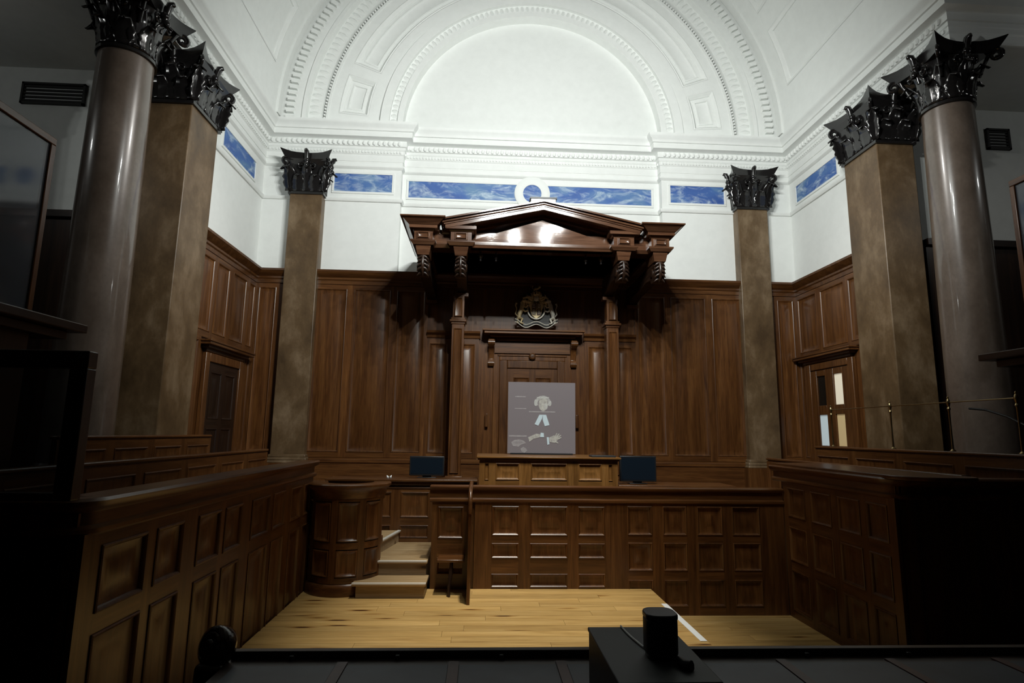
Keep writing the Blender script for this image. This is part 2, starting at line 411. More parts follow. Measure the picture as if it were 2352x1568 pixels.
# aisle ceilings and the wall over the entablature returns
struct('ceiling_aisle_left', MB().box(-9.5, -5.9, 6.5, 8.6, 7.1, 7.3), 'shaded_plaster', 'plain ceiling over the left aisle', 'ceiling')
struct('ceiling_aisle_right', MB().box(5.9, 9.5, 6.8, 8.6, 7.1, 7.3), 'shaded_plaster', 'plain ceiling over the right aisle', 'ceiling')
struct('wall_over_left', MB().box(-9.5, -5.4, 6.5, 6.9, 7.3, 13.4).box(-5.9, -5.37, 6.5, 8.2, 7.1, 7.95), 'plaster', 'white wall over the left aisle opening', 'wall')
struct('wall_over_right', MB().box(5.4, 9.5, 6.8, 7.2, 7.3, 13.4).box(5.37, 5.9, 6.8, 8.4, 7.1, 7.95), 'plaster', 'white wall over the right aisle opening', 'wall')
struct('ceiling_rear', MB().box(-9.8, 9.8, -6.4, 6.6, 13.2, 13.4), 'shaded_plaster', 'plain ceiling over the public end of the room', 'ceiling')

# barrel vault with sunk panels
vault = struct('ceiling', MB().sector(5.13, 5.4, -1, 181, 6.5, 11.1, seg=60), 'plaster', 'white barrel vault with sunk plaster panels', 'ceiling')
bands = [(-1, 9.3), (23.3, 28), (62, 68), (112, 118), (152, 156.7), (170.7, 181)]
rib = MB()
for a0, a1 in bands: rib.sector(5.08, 5.14, a0, a1, 6.5, 11.1)
part('rib', rib, 'plaster', vault)
rib = MB().sector(5.08, 5.14, 0, 180, 10.2, 11.1, seg=60).sector(5.08, 5.14, 0, 180, 6.5, 7.0, seg=60)
part('rib', rib, 'plaster', vault)
part('rib', MB().sector(5.03, 5.09, 0, 180, 10.55, 10.72, seg=60), 'plaster', vault)
VP_ = []
for a0, a1 in ((9.3, 23.3), (28, 62), (68, 112), (118, 152), (156.7, 170.7)):
    VP_.append((a0, a1))
# arch over the lunette: rings of moulding and coffered field
arch = struct('trim_1', MB().sector(2.70, 4.95, -3, 183, 11.10, 11.3, seg=64), 'plaster', 'white plaster arch with coffers and leaf mouldings over the lunette', 'arch')
part('outer_band', MB().sector(4.62, 5.10, -0.3, 180.3, 10.78, 11.12, seg=64), 'plaster', arch)
part('fillet', MB().sector(4.56, 4.64, -0.3, 180.3, 10.74, 11.1, seg=64), 'plaster', arch)
part('leaf_bed', MB().sector(4.30, 4.57, -0.3, 180.3, 10.90, 11.1, seg=64), 'plaster', arch)
part('fillet', MB().sector(4.20, 4.24, -0.3, 180.3, 10.97, 11.12, seg=64), 'plaster', arch)
part('inner_band', MB().sector(2.96, 3.14, -0.3, 180.3, 10.93, 11.12, seg=64), 'plaster', arch)
part('leaf_bed', MB().sector(2.78, 2.97, -0.3, 180.3, 11.02, 11.12, seg=64), 'plaster', arch)
part('reveal', MB().sector(2.68, 2.80, -0.3, 180.3, 10.97, 11.2, seg=64), 'plaster', arch)
fld = MB()
fld.sector(4.0, 4.22, -0.3, 180.3, 11.0, 11.12, seg=64).sector(3.13, 3.40, -0.3, 180.3, 11.0, 11.12, seg=64)
for a0, a1 in ((-0.3, 4.2), (17, 20.8), (159.2, 163), (175.8, 180.3)): fld.sector(3.40, 4.0, a0, a1, 11.0, 11.12)
part('field', fld, 'plaster', arch)
dn = MB(); a = 1.0
while a < 180:
    dn.sector(4.80, 4.94, a, a+0.75, 10.70, 10.79, seg=1); a += 1.5
o = part('dentils', dn, 'plaster', arch); o['kind'] = 'stuff'
def polar_frame(r0, r1, a0, a1, prof, c=(0, 7.85), seg=None, cyl=None):
    """moulded frame and field of a panel in polar coordinates; prof = (inset, depth).
    cyl=None: panel in the plane of the arch, depth = y; cyl=(y0, y1): panel on the vault, depth = radius"""
    n = seg or max(3, int(abs(a1-a0)/2.5)); rings = []
    rm = (r0+r1)/2 if cyl is None else r0
    for i, d in prof:
        da = math.degrees(i/rm); A_ = [a0+da+(a1-a0-2*da)*k/n for k in range(n+1)]
        def q(a, s_):
            t = radians(a)
            if cyl is None: rr_ = (r0+i) if s_ == 0 else (r1-i); return (c[0]+rr_*cos(t), d, c[1]+rr_*sin(t))
            yy = (cyl[0]+i) if s_ == 0 else (cyl[1]-i); return (c[0]+d*cos(t), yy, c[1]+d*sin(t))
        rings.append([q(a, 0) for a in A_] + [q(a, 1) for a in A_[::-1]])
    m = len(rings[0]); vs = [p for r_ in rings for p in r_]; fs = []
    for k in range(len(rings)-1): fs += [(k*m+j, k*m+(j+1) % m, k*m+m+(j+1) % m, k*m+m+j) for j in range(m)]
    o_ = (len(rings)-1)*m
    for k in range(n): fs.append((o_+k, o_+k+1, o_+m-2-k, o_+m-1-k))
    return MB().add(vs, fs)
def leaf_ring(r0, r1, y, step):
    mb = MB(); a = 0.6
    while a < 179.8:
        am = radians(a); rm = (r0+r1)/2
        hw = step*0.46
        def pt(rad, da, yy): t = radians(a+da); return (rad*cos(t), yy, 7.85+rad*sin(t))
        o_ = len(mb.v)
        mb.v += [pt(r0, 0, y), pt(rm, -hw, y+0.01), pt(r1, -hw*0.5, y), pt(r1, hw*0.5, y), pt(rm, hw, y+0.01), pt(rm+0.03, 0, y-0.045), pt(r0+0.04, 0, y-0.03)]
        mb.f += [(o_, o_+1, o_+6), (o_, o_+6, o_+4), (o_+1, o_+5, o_+6), (o_+6, o_+5, o_+4), (o_+1, o_+2, o_+5), (o_+2, o_+3, o_+5), (o_+3, o_+4, o_+5)]
        a += step
    return mb
for a0, a1 in ((4.2, 17), (20.8, 159.2), (163, 175.8)):
    part('coffer', polar_frame(3.40, 4.0, a0, a1, [(0, 10.995), (0.02, 10.985), (0.035, 11.0), (0.05, 11.03), (0.075, 11.05), (0.08, 11.075), (0.135, 11.075), (0.14, 11.06), (0.165, 11.055), (0.175, 11.085), (0.19, 11.095)]), 'plaster', arch)
for a0, a1 in VP_:
    part('panel', polar_frame(5.1, 5.1, a0, a1, [(0, 5.075), (0.03, 5.065), (0.05, 5.085), (0.09, 5.10), (0.10, 5.125)], cyl=(7.0, 10.2)), 'plaster', vault)
o = part('leaf_ornament', leaf_ring(4.32, 4.55, 10.90, 1.7), 'plaster', arch); o['kind'] = 'stuff'
o = part('leaf_ornament', leaf_ring(2.80, 2.95, 11.02, 2.2), 'plaster', arch); o['kind'] = 'stuff'
bd = MB(); a = 0.5
while a < 180:
    bd.sector(4.245, 4.275, a, a+0.5, 10.95, 11.0, seg=1); a += 0.9
o = part('beads', bd, 'plaster', arch); o['kind'] = 'stuff'

# main cornice running round the room, breaking back over the centre bay
CP = [(9.4, 6.8), (5.37, 6.8), (5.37, 11), (2.66, 11), (2.66, 11.18), (-2.66, 11.18), (-2.66, 11), (-5.37, 11), (-5.37, 6.5), (-9.4, 6.5)]
corn = struct('trim_2', MB().sweep(CP, [(0, 7.10), (0.03, 7.10), (0.03, 7.24), (0.05, 7.26), (0.05, 7.33), (0.065, 7.345), (0.065, 7.40), (0.09, 7.41), (0.09, 7.52), (0.12, 7.535), (0.21, 7.55), (0.21, 7.66), (0.235, 7.67), (0.235, 7.69), (0.255, 7.73), (0.30, 7.77), (0.32, 7.80), (0.32, 7.835), (0, 7.93)]),
              'plaster', 'white plaster cornice with egg and bead mouldings round the room', 'cornice')
def along(path, step, fn, inset=0.0):
    for i in range(len(path)-1):
        p, q = Vector(path[i]), Vector(path[i+1]); L = (q-p).length; t = (q-p)/L; nrm = Vector((-t.y, t.x))
        n = int((L-2*inset)/step)
        if n < 1: continue
        for k in range(n):
            s_ = (k+0.5)*(L/n); c = p + t*s_; fn(c, t, nrm)
eg = MB(); bdm = MB()
def egg(c, t, nn):
    q = c + nn*0.10; eg.ball((q.x, q.y, 7.462), 0.05, 7, 5, (0.8 if abs(t.x) > .5 else .55, 0.55 if abs(t.x) > .5 else .8, 1))
def dart(c, t, nn):
    q = c + nn*0.075; eg.box(q.x-0.012, q.x+0.012, q.y-0.012, q.y+0.012, 7.41, 7.44)
def bead(c, t, nn):
    q = c + nn*0.05; e = 0.018; eg_ = bdm; eg_.box(q.x-(e if abs(t.x) > .5 else .02), q.x+(e if abs(t.x) > .5 else .02), q.y-(.02 if abs(t.x) > .5 else e), q.y+(.02 if abs(t.x) > .5 else e), 7.27, 7.32)
IN = CP[1:-1]
along(IN, 0.098, egg); along(IN, 0.062, bead)
o = part('egg_ornament', eg, 'plaster', corn); o['kind'] = 'stuff'
o = part('bead_ornament', bdm, 'plaster', corn); o['kind'] = 'stuff'

# strings and painted frieze panels
WP = [(5.37, 8.6), (5.37, 11), (2.66, 11), (2.66, 11.18), (-2.66, 11.18), (-2.66, 11), (-5.37, 11), (-5.37, 8.4)]
struct('trim_3', MB().sweep(WP, [(0, 6.25), (0.03, 6.25), (0.05, 6.28), (0.05, 6.315), (0.015, 6.33), (0, 6.33)]), 'plaster', 'thin white string moulding under the blue panels', 'moulding')
struct('trim_4', MB().sweep(WP, [(0, 6.94), (0.02, 6.95), (0.045, 6.98), (0.045, 7.01), (0.02, 7.02), (0.02, 7.11), (0, 7.11)]), 'plaster', 'thin white string moulding over the blue panels', 'moulding')
def frieze(parent, Fc, a0, a1, z0, z1, cut=None):
    f = MB(); b = 0.045
    for q in ((a0-b, a1+b, z0-b, z0), (a0-b, a1+b, z1, z1+b), (a0-b, a0, z0, z1), (a1, a1+b, z0, z1)):
        Fc.box(f, q[0], q[1], -0.005, 0.022, q[2], q[3])
    part('frieze_frame', f, 'white_paint', parent, bevel=0.006)
    if cut is None:
        part('frieze_panel', Fc.box(MB(), a0, a1, -0.005, 0.008, z0, z1), 'blue_marble', parent)
    else:
        c, zc, R = cut; n = 10; arc = []
        for k in range(n+1):
            z = z0 + (z1-z0)*k/n; dx = sqrt(max(0, R*R-(z-zc)**2)); arc.append((c-dx if a0 < c else c+dx, z))
        poly = ([(a0, z0)] + arc + [(a0, z1)]) if a0 < c else ([(a1, z1)] + arc[::-1] + [(a1, z0)])
        m = MB(); n = len(poly)
        m.add([Fc.p(x, -0.005, z) for x, z in poly] + [Fc.p(x, 0.008, z) for x, z in poly], [tuple(range(n)), tuple(range(n, 2*n))] + [(i, (i+1) % n, n+(i+1) % n, n+i) for i in range(n)])
        part('frieze_panel', m, 'blue_marble', parent)
WBF = Face((0, 11), (1, 0), (0, -1)); WCF = Face((0, 11.18), (1, 0), (0, -1))
frieze(wb, WBF, -3.98, -2.84, 6.46, 6.83); frieze(wb, WBF, 2.84, 3.96, 6.46, 6.83)
frieze(wb, WCF, -2.53, -0.30, 6.45, 6.80, (0, 6.62, 0.37)); frieze(wb, WCF, 0.30, 2.49, 6.45, 6.80, (0, 6.62, 0.37))
part('roundel_ring', MB().lathe([(0.19, 0), (0.19, -0.03), (0.24, -0.045), (0.33, -0.045), (0.365, -0.03), (0.365, 0)], (0, 11.18, 6.62), 40, axis='y'), 'white_paint', wb)
part('roundel_disc', MB().lathe([(0.0, -0.012), (0.192, -0.012), (0.192, 0), (0, 0)], (0, 11.18, 6.62), 32, axis='y'), 'blue_marble', wb)
frieze(wl, Face((-5.37, 0), (0, 1), (1, 0)), 9.2, 10.54, 6.44, 6.78)
frieze(wr, Face((5.37, 0), (0, 1), (-1, 0)), 9.40, 10.73, 6.44, 6.78)

# ---------------------------------------------------------------- wainscot round the judge's end
part('wainscot_board', MB().box(-5.37, 5.37, 10.95, 11.18, -0.3, 4.75), 'wood_z', wb)
part('wainscot_board', MB().box(-5.37, -5.33, 8.5, 11.0, -0.3, 4.75), 'wood_z', wl)
part('wainscot_board', MB().box(5.33, 5.37, 8.5, 11.0, -0.3, 4.75), 'wood_z', wr)
cap = [(0, 4.52), (0.035, 4.53), (0.035, 4.60), (0.055, 4.62), (0.055, 4.655), (0.10, 4.69), (0.13, 4.73), (0.15, 4.75), (0.15, 4.79), (0, 4.80)]
struct('trim_5', MB().sweep([(5.33, 8.6), (5.33, 10.95), (-5.33, 10.95), (-5.33, 8.4)], cap), 'wood_x', 'dark wooden cap moulding along the top of the wainscot', 'moulding')
base = [(0, -0.3), (0.05, -0.3), (0.05, 1.16), (0.07, 1.17), (0.07, 1.22), (0.04, 1.25), (0, 1.26)]
struct('baseboard_back', MB().sweep([(5.33, 8.6), (5.33, 10.95), (0.9, 10.95)], base).sweep([(-0.9, 10.95), (-5.33, 10.95), (-5.33, 8.4)], base), 'wood_x', 'dark wooden plinth under the wainscot', 'baseboard')
for s in (-1, 1):
    def cc(*l): return sorted([tuple(sorted((s*a, s*b))) for a, b in l])
    L = lambda a, b: tuple(sorted((s*a, s*b)))
    a0, a1 = L(4.23, 2.02)
    panelling(wb, BACK, a0, a1, 1.26, 4.52, cc((4.16, 3.58), (3.44, 2.74), (2.62, 2.08)), [(1.36, 4.44)])
    a0, a1 = L(5.33, 4.86); panelling(wb, BACK, a0, a1, 1.26, 4.52, cc((5.24, 4.92)), [(1.36, 4.44)])
    # narrower bay under its own small cornice, either side of the canopy posts
    a0, a1 = L(2.02, 1.02)
    panelling(wb, BACK, a0, a1, 1.26, 3.52, cc((1.96, 1.62), (1.50, 1.10)), [(1.36, 3.42)])
    a0, a1 = L(2.02, 1.0)
    sm = [(0, 3.52), (0.05, 3.53), (0.06, 3.58), (0.12, 3.62), (0.13, 3.66), (0, 3.68)]
    part('small_cornice', MB().sweep([(a1, 10.95), (a0, 10.95)], sm), 'wood_x', wb)
panelling(wl, LEFTW, 8.5, 10.93, 3.16, 4.52, [(8.65, 9.22), (9.32, 9.78), (9.92, 10.50), (10.62, 10.88)], [(3.26, 4.44)])
panelling(wl, LEFTW, 10.66, 10.93, 1.26, 3.16, [(10.72, 10.88)], [(1.36, 3.1)])
panelling(wl, LEFTW, 8.5, 9.0, 1.26, 3.16, [(8.6, 8.92)], [(1.36, 3.1)])
panelling(wr, RIGHTW, 8.6, 10.93, 3.28, 4.52, [(8.72, 9.28), (9.38, 10.10), (10.22, 10.86)], [(3.36, 4.44)])
panelling(wr, RIGHTW, 10.70, 10.93, 1.26, 3.28, [(10.74, 10.88)], [(1.36, 3.2)])

# ---------------------------------------------------------------- doors
def hood(parent, Fc, a0, a1, z0, z1, proj, mat):
    h = z1-z0; mb = MB()
    Fc.box(mb, a0+proj*.8, a1-proj*.8, 0, proj*0.3, z0, z0+h*0.35)
    Fc.box(mb, a0+proj*.45, a1-proj*.45, 0, proj*0.6, z0+h*0.30, z0+h*0.6)
    Fc.box(mb, a0+proj*.1, a1-proj*.1, 0, proj*0.92, z0+h*0.55, z0+h*0.86)
    Fc.box(mb, a0, a1, 0, proj, z0+h*0.82, z1)
    return part('door_hood', mb, mat, parent, bevel=0.008)
# judge's door behind the projection screen
d1 = struct('door_1', BACK.box(MB(), -0.47, 0.49, 0.0, 0.02, 0.75, 2.97), 'wood_z', 'panelled wooden door behind the judge below the coat of arms', 'door')
fr = MB(); BACK.box(fr, -0.62, -0.47, 0, 0.06, 0.75, 3.12); BACK.box(fr, 0.49, 0.64, 0, 0.06, 0.75, 3.12); BACK.box(fr, -0.47, 0.49, 0, 0.06, 2.97, 3.12)
part('inner_frame', fr, 'wood_z', d1, bevel=0.012)
fr = MB(); BACK.box(fr, -0.74, -0.62, 0, 0.035, 0.75, 3.24); BACK.box(fr, 0.64, 0.76, 0, 0.035, 0.75, 3.24); BACK.box(fr, -0.66, 0.68, 0, 0.05, 3.20, 3.24); BACK.box(fr, -0.62, 0.64, 0, 0.035, 3.12, 3.20)
part('outer_frame', fr, 'wood_z', d1, bevel=0.01)
panelling(d1, Face((0, 10.93), (1, 0), (0, -1)), -0.46, 0.48, 0.76, 2.96, [(-0.35, -0.05), (0.07, 0.37)], [(0.95, 1.7), (1.85, 2.80)], t=0.02)
part('frieze_board', BACK.box(MB(), -0.72, 0.74, 0, 0.045, 3.26, 3.46), 'wood_x', d1)
part('roundel', MB().lathe([(0, -0.08), (0.04, -0.078), (0.062, -0.06), (0.066, -0.03), (0.066, 0)], (0.005, 10.9, 3.2), 20, axis='y'), 'wood_x', d1)
hood(d1, BACK, -0.96, 0.98, 3.50, 3.68, 0.34, 'wood_x')
for s in (-0.785, 0.80):
    prof = [(10.95, 3.02), (10.90, 3.00), (10.86, 3.04), (10.87, 3.10), (10.90, 3.14), (10.89, 3.22), (10.86, 3.30), (10.80, 3.36), (10.74, 3.38), (10.70, 3.43), (10.72, 3.49), (10.76, 3.51), (10.95, 3.51)]
    c = part('console', MB().prism(prof, s-0.055, s+0.055, 'x'), 'wood_z', d1, bevel=0.006)
    part('console_scroll', MB().lathe([(0, -0.065), (0.05, -0.065), (0.05, 0.065), (0, 0.065)], (s, 10.75, 3.44), 14, axis='x'), 'wood_z', c)
    part('console_scroll', MB().lathe([(0, -0.06), (0.038, -0.06), (0.038, 0.06), (0, 0.06)], (s, 10.895, 3.06), 14, axis='x'), 'wood_z', c)
for s in (-0.85, 0.87):
    part('door_bracket', BACK.box(MB(), s-0.03, s+0.03, 0.03, 0.08, 1.85, 2.1), 'wood_z', d1, bevel=0.01)
# left side door
d2 = struct('door_2', LEFTW.box(MB(), 9.28, 10.42, 0.0, 0.02, 0.8, 2.80), 'door_dark', 'dark grey door in the panelling of the left side wall', 'door')
fr = MB()
for q in ((9.14, 9.28, 0.8, 2.94), (10.42, 10.56, 0.8, 2.94), (9.28, 10.42, 2.80, 2.94)): LEFTW.box(fr, q[0], q[1], 0, 0.07, q[2], q[3])
part('door_frame', fr, 'wood_z', d2, bevel=0.01)
panelling(d2, Face((-5.31, 0), (0, 1), (1, 0)), 9.28, 10.42, 0.8, 2.8, [(9.40, 9.79), (9.91, 10.30)], [(0.95, 1.75), (1.9, 2.65)], t=0.02, fam='ebony')
hood(d2, LEFTW, 8.98, 10.74, 2.95, 3.12, 0.2, 'wood_y')
# right side door with lit panes
d3 = struct('door_3', RIGHTW.box(MB(), 9.40, 10.52, 0.0, 0.012, 0.8, 2.98), 'wood_z', 'wooden door with lit glass panes in the right side wall', 'door')
fr = MB()
for q in ((9.26, 9.40, 0.8, 3.1), (10.52, 10.66, 0.8, 3.1), (9.40, 10.52, 2.98, 3.1)): RIGHTW.box(fr, q[0], q[1], 0, 0.07, q[2], q[3])
part('door_frame', fr, 'wood_z', d3, bevel=0.01)
fr = MB()
for q in ((9.40, 9.60, 0.8, 2.98), (9.86, 10.10, 0.8, 2.98), (10.36, 10.52, 0.8, 2.98), (9.6, 9.86, 2.86, 2.98), (10.1, 10.36, 2.86, 2.98), (9.6, 9.86, 2.15, 2.32), (10.1, 10.36, 2.15, 2.32), (9.6, 9.86, 0.8, 1.6), (10.1, 10.36, 0.8, 1.6)): RIGHTW.box(fr, q[0], q[1], 0.0, 0.045, q[2], q[3])
part('door_leaf', fr, 'wood_z', d3, bevel=0.006)
for q, m in (((9.61, 9.85, 2.32, 2.86), 'pane_cream'), ((10.1, 10.36, 2.32, 2.86), 'pane_dark'), ((10.1, 10.36, 1.6, 2.15), 'pane_blue'), ((9.61, 9.85, 1.6, 2.15), 'pane_amber')):
    part('pane', RIGHTW.box(MB(), q[0], q[1], 0.012, 0.02, q[2], q[3]), m, d3)
hood(d3, RIGHTW, 9.14, 10.90, 3.12, 3.27, 0.2, 'wood_y')

# vents high in the aisle walls
for x0, x1, z0, z1, lab in ((-7.92, -7.0, 6.50, 6.84, 'black vent grille high on the shaded wall at far left'), (7.17, 7.56, 6.40, 6.76, 'black vent grille high on the shaded wall at far right')):
    v = thing('vent_grille', ((x0+x1)/2, 8.29, z0), lab, 'vent', 'vents in the aisle walls')
    f = MB(); f.box(x0, x1, 8.25, 8.30, z0, z0+.03).box(x0, x1, 8.25, 8.30, z1-.03, z1).box(x0, x0+.03, 8.25, 8.30, z0, z1).box(x1-.03, x1, 8.25, 8.30, z0, z1)
    part('frame', f, 'vent_metal', v)
    n = int((z1-z0)/0.05)
    for k in range(1, n):
        z = z0+(z1-z0)*k/n; part('slat', MB().box(x0+.03, x1-.03, 8.265, 8.295, z-.012, z+.012), 'vent_metal', v)

# ---------------------------------------------------------------- floors
def planked(name, x0, x1, y0, y1, z, label, h=0.3, wpl=0.145, mat='pine'):
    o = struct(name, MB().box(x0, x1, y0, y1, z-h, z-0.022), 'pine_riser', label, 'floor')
    y = y0; i = 0
    while y < y1-0.01:
        yb = min(y+wpl, y1); x = x0
        xe = x0 + random.uniform(0.7, 2.0)
        while x < x1-0.01:
            if x1-xe < 0.4: xe = x1
            part('plank', MB().box(x+0.0012, xe-0.0012, y+0.0012, yb-0.0012, z-0.022, z), mat, o)
            x = xe; xe = min(x1, x + random.uniform(1.1, 2.2))
        y = yb; i += 1
    return o
planked('floor_platform', -2.86, 1.04, 3.0, 6.86, 0.0, 'raised pine plank floor in the well of the court')
planked('floor_lower', 1.04, 2.68, 3.6, 6.86, -0.29, 'lower pine floor to the right of the white strip', h=0.03)
planked('floor_bench', -5.3, 5.3, 8.15, 10.94, 0.72, 'raised floor behind the bench', h=1.0, wpl=0.4, mat='wood_x')
tag(mesh_obj('floor_tape', MB().box(0.975, 1.035, 5.18, 6.27, 0.0005, 0.004), 'white_tape'), 'white strip along the edge of the raised pine floor', 'tape')

# ---------------------------------------------------------------- columns, piers and pilasters with black carved capitals
def leaf_mesh(P, T, Nn, w, h, z0, bulge, curl, rows=9, cols=6):
    """an acanthus leaf growing up from P, T along the surface, Nn outward"""
    P, T, Nn = Vector(P), Vector(T), Vector(Nn); vs = []
    for i in range(rows+1):
        t = i/rows
        wd = w*(0.62+0.38*sin(pi*min(1, t*1.05)))*(1+0.16*cos(t*pi*7)) * (1 if t < 0.8 else max(0.12, 1-(t-0.8)*3.6))
        if t < 0.78: d = 0.012 + bulge*t*t; z = h*t
        else:
            a = (t-0.78)/0.22*pi*0.95; d = 0.012 + bulge*0.61 + curl*(1-cos(a))*0.5 + bulge*0.4*(t-0.78)/0.22; z = h*0.78 + curl*0.75*sin(a)
        for j in range(cols+1):
            s_ = (j/cols-0.5)*2
            ridge = 0.018*(1-abs(s_)) - 0.010*(abs(s_*3) % 1)
            p = P + T*(s_*wd/2) + Nn*(d+ridge); vs.append((p.x, p.y, z0+z))
    k = cols+1
    return vs, [(i*k+j, i*k+j+1, (i+1)*k+j+1, (i+1)*k+j) for i in range(rows) for j in range(cols)]
def solid(o, th):
    m = o.modifiers.new('solidify', 'SOLIDIFY'); m.thickness = th; m.offset = 0; return o
def volute(parent, cx, cy, dirx, diry, z, r=0.085):
    """corner scroll: a spiral band in the vertical plane of the diagonal"""
    pts = []; rad = []
    D = Vector((dirx, diry, 0)).normalized()
    pts.append(Vector((cx, cy, z-0.34)) - D*0.20); rad.append(0.02)
    pts.append(Vector((cx, cy, z-0.18)) - D*0.14); rad.append(0.026)
    n = 26
    for i in range(n+1):
        a = pi*0.9 - i/n*pi*3.6; q = r*(1-0.75*i/n)
        pts.append(Vector((cx, cy, z-r)) + D*(q*cos(a)) + Vector((0, 0, q*sin(a)))); rad.append(0.030*(1-0.45*i/n))
    mb = MB().tube(pts, rad, 6)
    return part('volute', mb, 'black_paint', parent, local=True, sharp=60)
def capital(parent, ax, ay, hx, hy, z0, H, rnd):
    Z = lambda t: z0 + H*t
    if rnd:
        bell = MB().lathe([(ax, z0-0.03), (ax+0.035, z0-0.02), (ax+0.035, z0+0.02), (ax, z0+0.03), (ax*0.97, Z(0.1)), (ax*1.0, Z(0.5)), (ax*1.12, Z(0.72)), (ax*1.28, Z(0.84)), (0, Z(0.84))], seg=28)
    else:
        bell = MB()
        for (t0, e0, t1, e1) in ((-0.03, 0.03, 0.03, 0.03), (0.03, 0.0, 0.5, 0.0), (0.5, 0.0, 0.72, 0.04), (0.72, 0.04, 0.84, 0.10)):
            bell.frustum(-ax-e0, ax+e0, -ay-e0, ay+e0, Z(t0), -ax-e1, ax+e1, -ay-e1, ay+e1, Z(t1))
    cap_ = part('capital', bell, 'black_paint', parent, local=True)
    # abacus with hollow sides and horned corners
    def outline(fx, fy, dip):
        pts = []; n = 10
        cs = [(-1, -1), (1, -1), (1, 1), (-1, 1)]
        for i in range(4):
            a_, b_ = cs[i], cs[(i+1) % 4]
            for k in range(n):
                t = k/n; x = a_[0]+(b_[0]-a_[0])*t; y = a_[1]+(b_[1]-a_[1])*t
                q = 1-dip*(1-abs(2*t-1)**1.8)
                if a_[0] == b_[0]: x *= q
                else: y *= q
                pts.append((x*fx, y*fy))
        return pts
    ab = MB(); rings = [(outline(hx*0.80, hy*0.80, 0.16), Z(0.80)), (outline(hx*0.88, hy*0.88, 0.22), Z(0.90)), (outline(hx, hy, 0.27), Z(0.985)), (outline(hx, hy, 0.27), Z(1.0))]
    vs = []; fs = []; n = len(rings[0][0])
    for pts, z in rings: vs += [(x, y, z + (0.10*H*max(0, (abs(x)/hx)*(abs(y)/hy)-0.45) if z > Z(0.95) else 0)) for x, y in pts]
    for r in range(len(rings)-1): fs += [(r*n+i, r*n+(i+1) % n, r*n+n+(i+1) % n, r*n+n+i) for i in range(n)]
    fs += [tuple(range(n))[::-1], tuple(range((len(rings)-1)*n, len(rings)*n))]
    part('abacus', ab.add(vs, fs), 'black_paint', cap_, local=True)
    # leaves
    spots1, spots2 = [], []
    if rnd:
        for k in range(8):
            a = radians(22.5+45*k); spots1.append(((ax*cos(a), ax*sin(a)), (-sin(a), cos(a)), (cos(a), sin(a))))
            a = radians(45*k); spots2.append(((ax*cos(a), ax*sin(a)), (-sin(a), cos(a)), (cos(a), sin(a))))
    else:
        for (nx, ny, L, dd) in ((0, -1, ax, ay), (0, 1, ax, ay), (1, 0, ay, ax), (-1, 0, ay, ax)):
            tx, ty = -ny, nx
            for s_ in (-0.5, 0.5): spots1.append(((nx*dd+tx*L*s_*1.05, ny*dd+ty*L*s_*1.05), (tx, ty), (nx, ny)))
            for s_ in (-0.98, 0, 0.98):
                e = 0.5 if s_ else 0
                nn = Vector((nx+tx*e*s_, ny+ty*e*s_)).normalized()
                spots2.append(((nx*dd+tx*L*s_, ny*dd+ty*L*s_), (tx, ty), (nn.x, nn.y)))
    w1 = (ax*0.80 if rnd else ax*0.95)
    for sp, h, bl, cu, ww in ((spots1, H*0.40, 0.05, 0.09, w1), (spots2, H*0.64, 0.075, 0.115, w1*0.92)):
        for P_, T_, N_ in sp:
            vs, fs = leaf_mesh((*P_, 0), (*T_, 0), (*N_, 0), ww, h, Z(0.04), bl, cu)
            solid(part('leaf', MB().add(vs, fs), 'black_paint', cap_, local=True, sharp=70), 0.014)
    for sx in (-1, 1):
        for sy in (-1, 1): volute(cap_, sx*hx*0.80, sy*hy*0.80, sx, sy, Z(0.86))
    for (nx, ny, d) in ((0, -1, hy*0.78), (0, 1, hy*0.78), (1, 0, hx*0.78), (-1, 0, hx*0.78)):
        mb = MB(); c = Vector((nx*d, ny*d, 0)); n_ = Vector((nx, ny, 0)); t_ = Vector((-ny, nx, 0))
        mb.ball((c.x, c.y, Z(0.80)), 0.06, 8, 6); mb.ball((c.x+nx*.03, c.y+ny*.03, Z(0.66)), 0.045, 8, 6, (1, 1, 1.3))
        mb.tube([c + Vector((0, 0, Z(0.5))) - n_*0.04, c + Vector((0, 0, Z(0.75))), c + n_*0.02 + Vector((0, 0, Z(0.92))), c + n_*0.05 + Vector((0, 0, Z(1.0))), c + n_*0.09 + Vector((0, 0, Z(1.01))), c + n_*0.11 + Vector((0, 0, Z(0.98)))], [0.025, 0.04, 0.05, 0.048, 0.035, 0.008], 8)
        for s_ in (-1, 1):
            q = c + t_*(s_*hx*0.22) - n_*0.02; pts = []
            for i in range(12):
                a = pi*0.5 - i/11*pi*2.4; r_ = 0.06*(1-0.6*i/11)
                pts.append(q + t_*(s_*r_*cos(a)) + Vector((0, 0, Z(0.66) + r_*sin(a))))
            mb.tube(pts, [0.02-0.0008*i for i in range(12)], 6)
        part('fleuron', mb, 'black_paint', cap_, local=True, sharp=60)
    return cap_

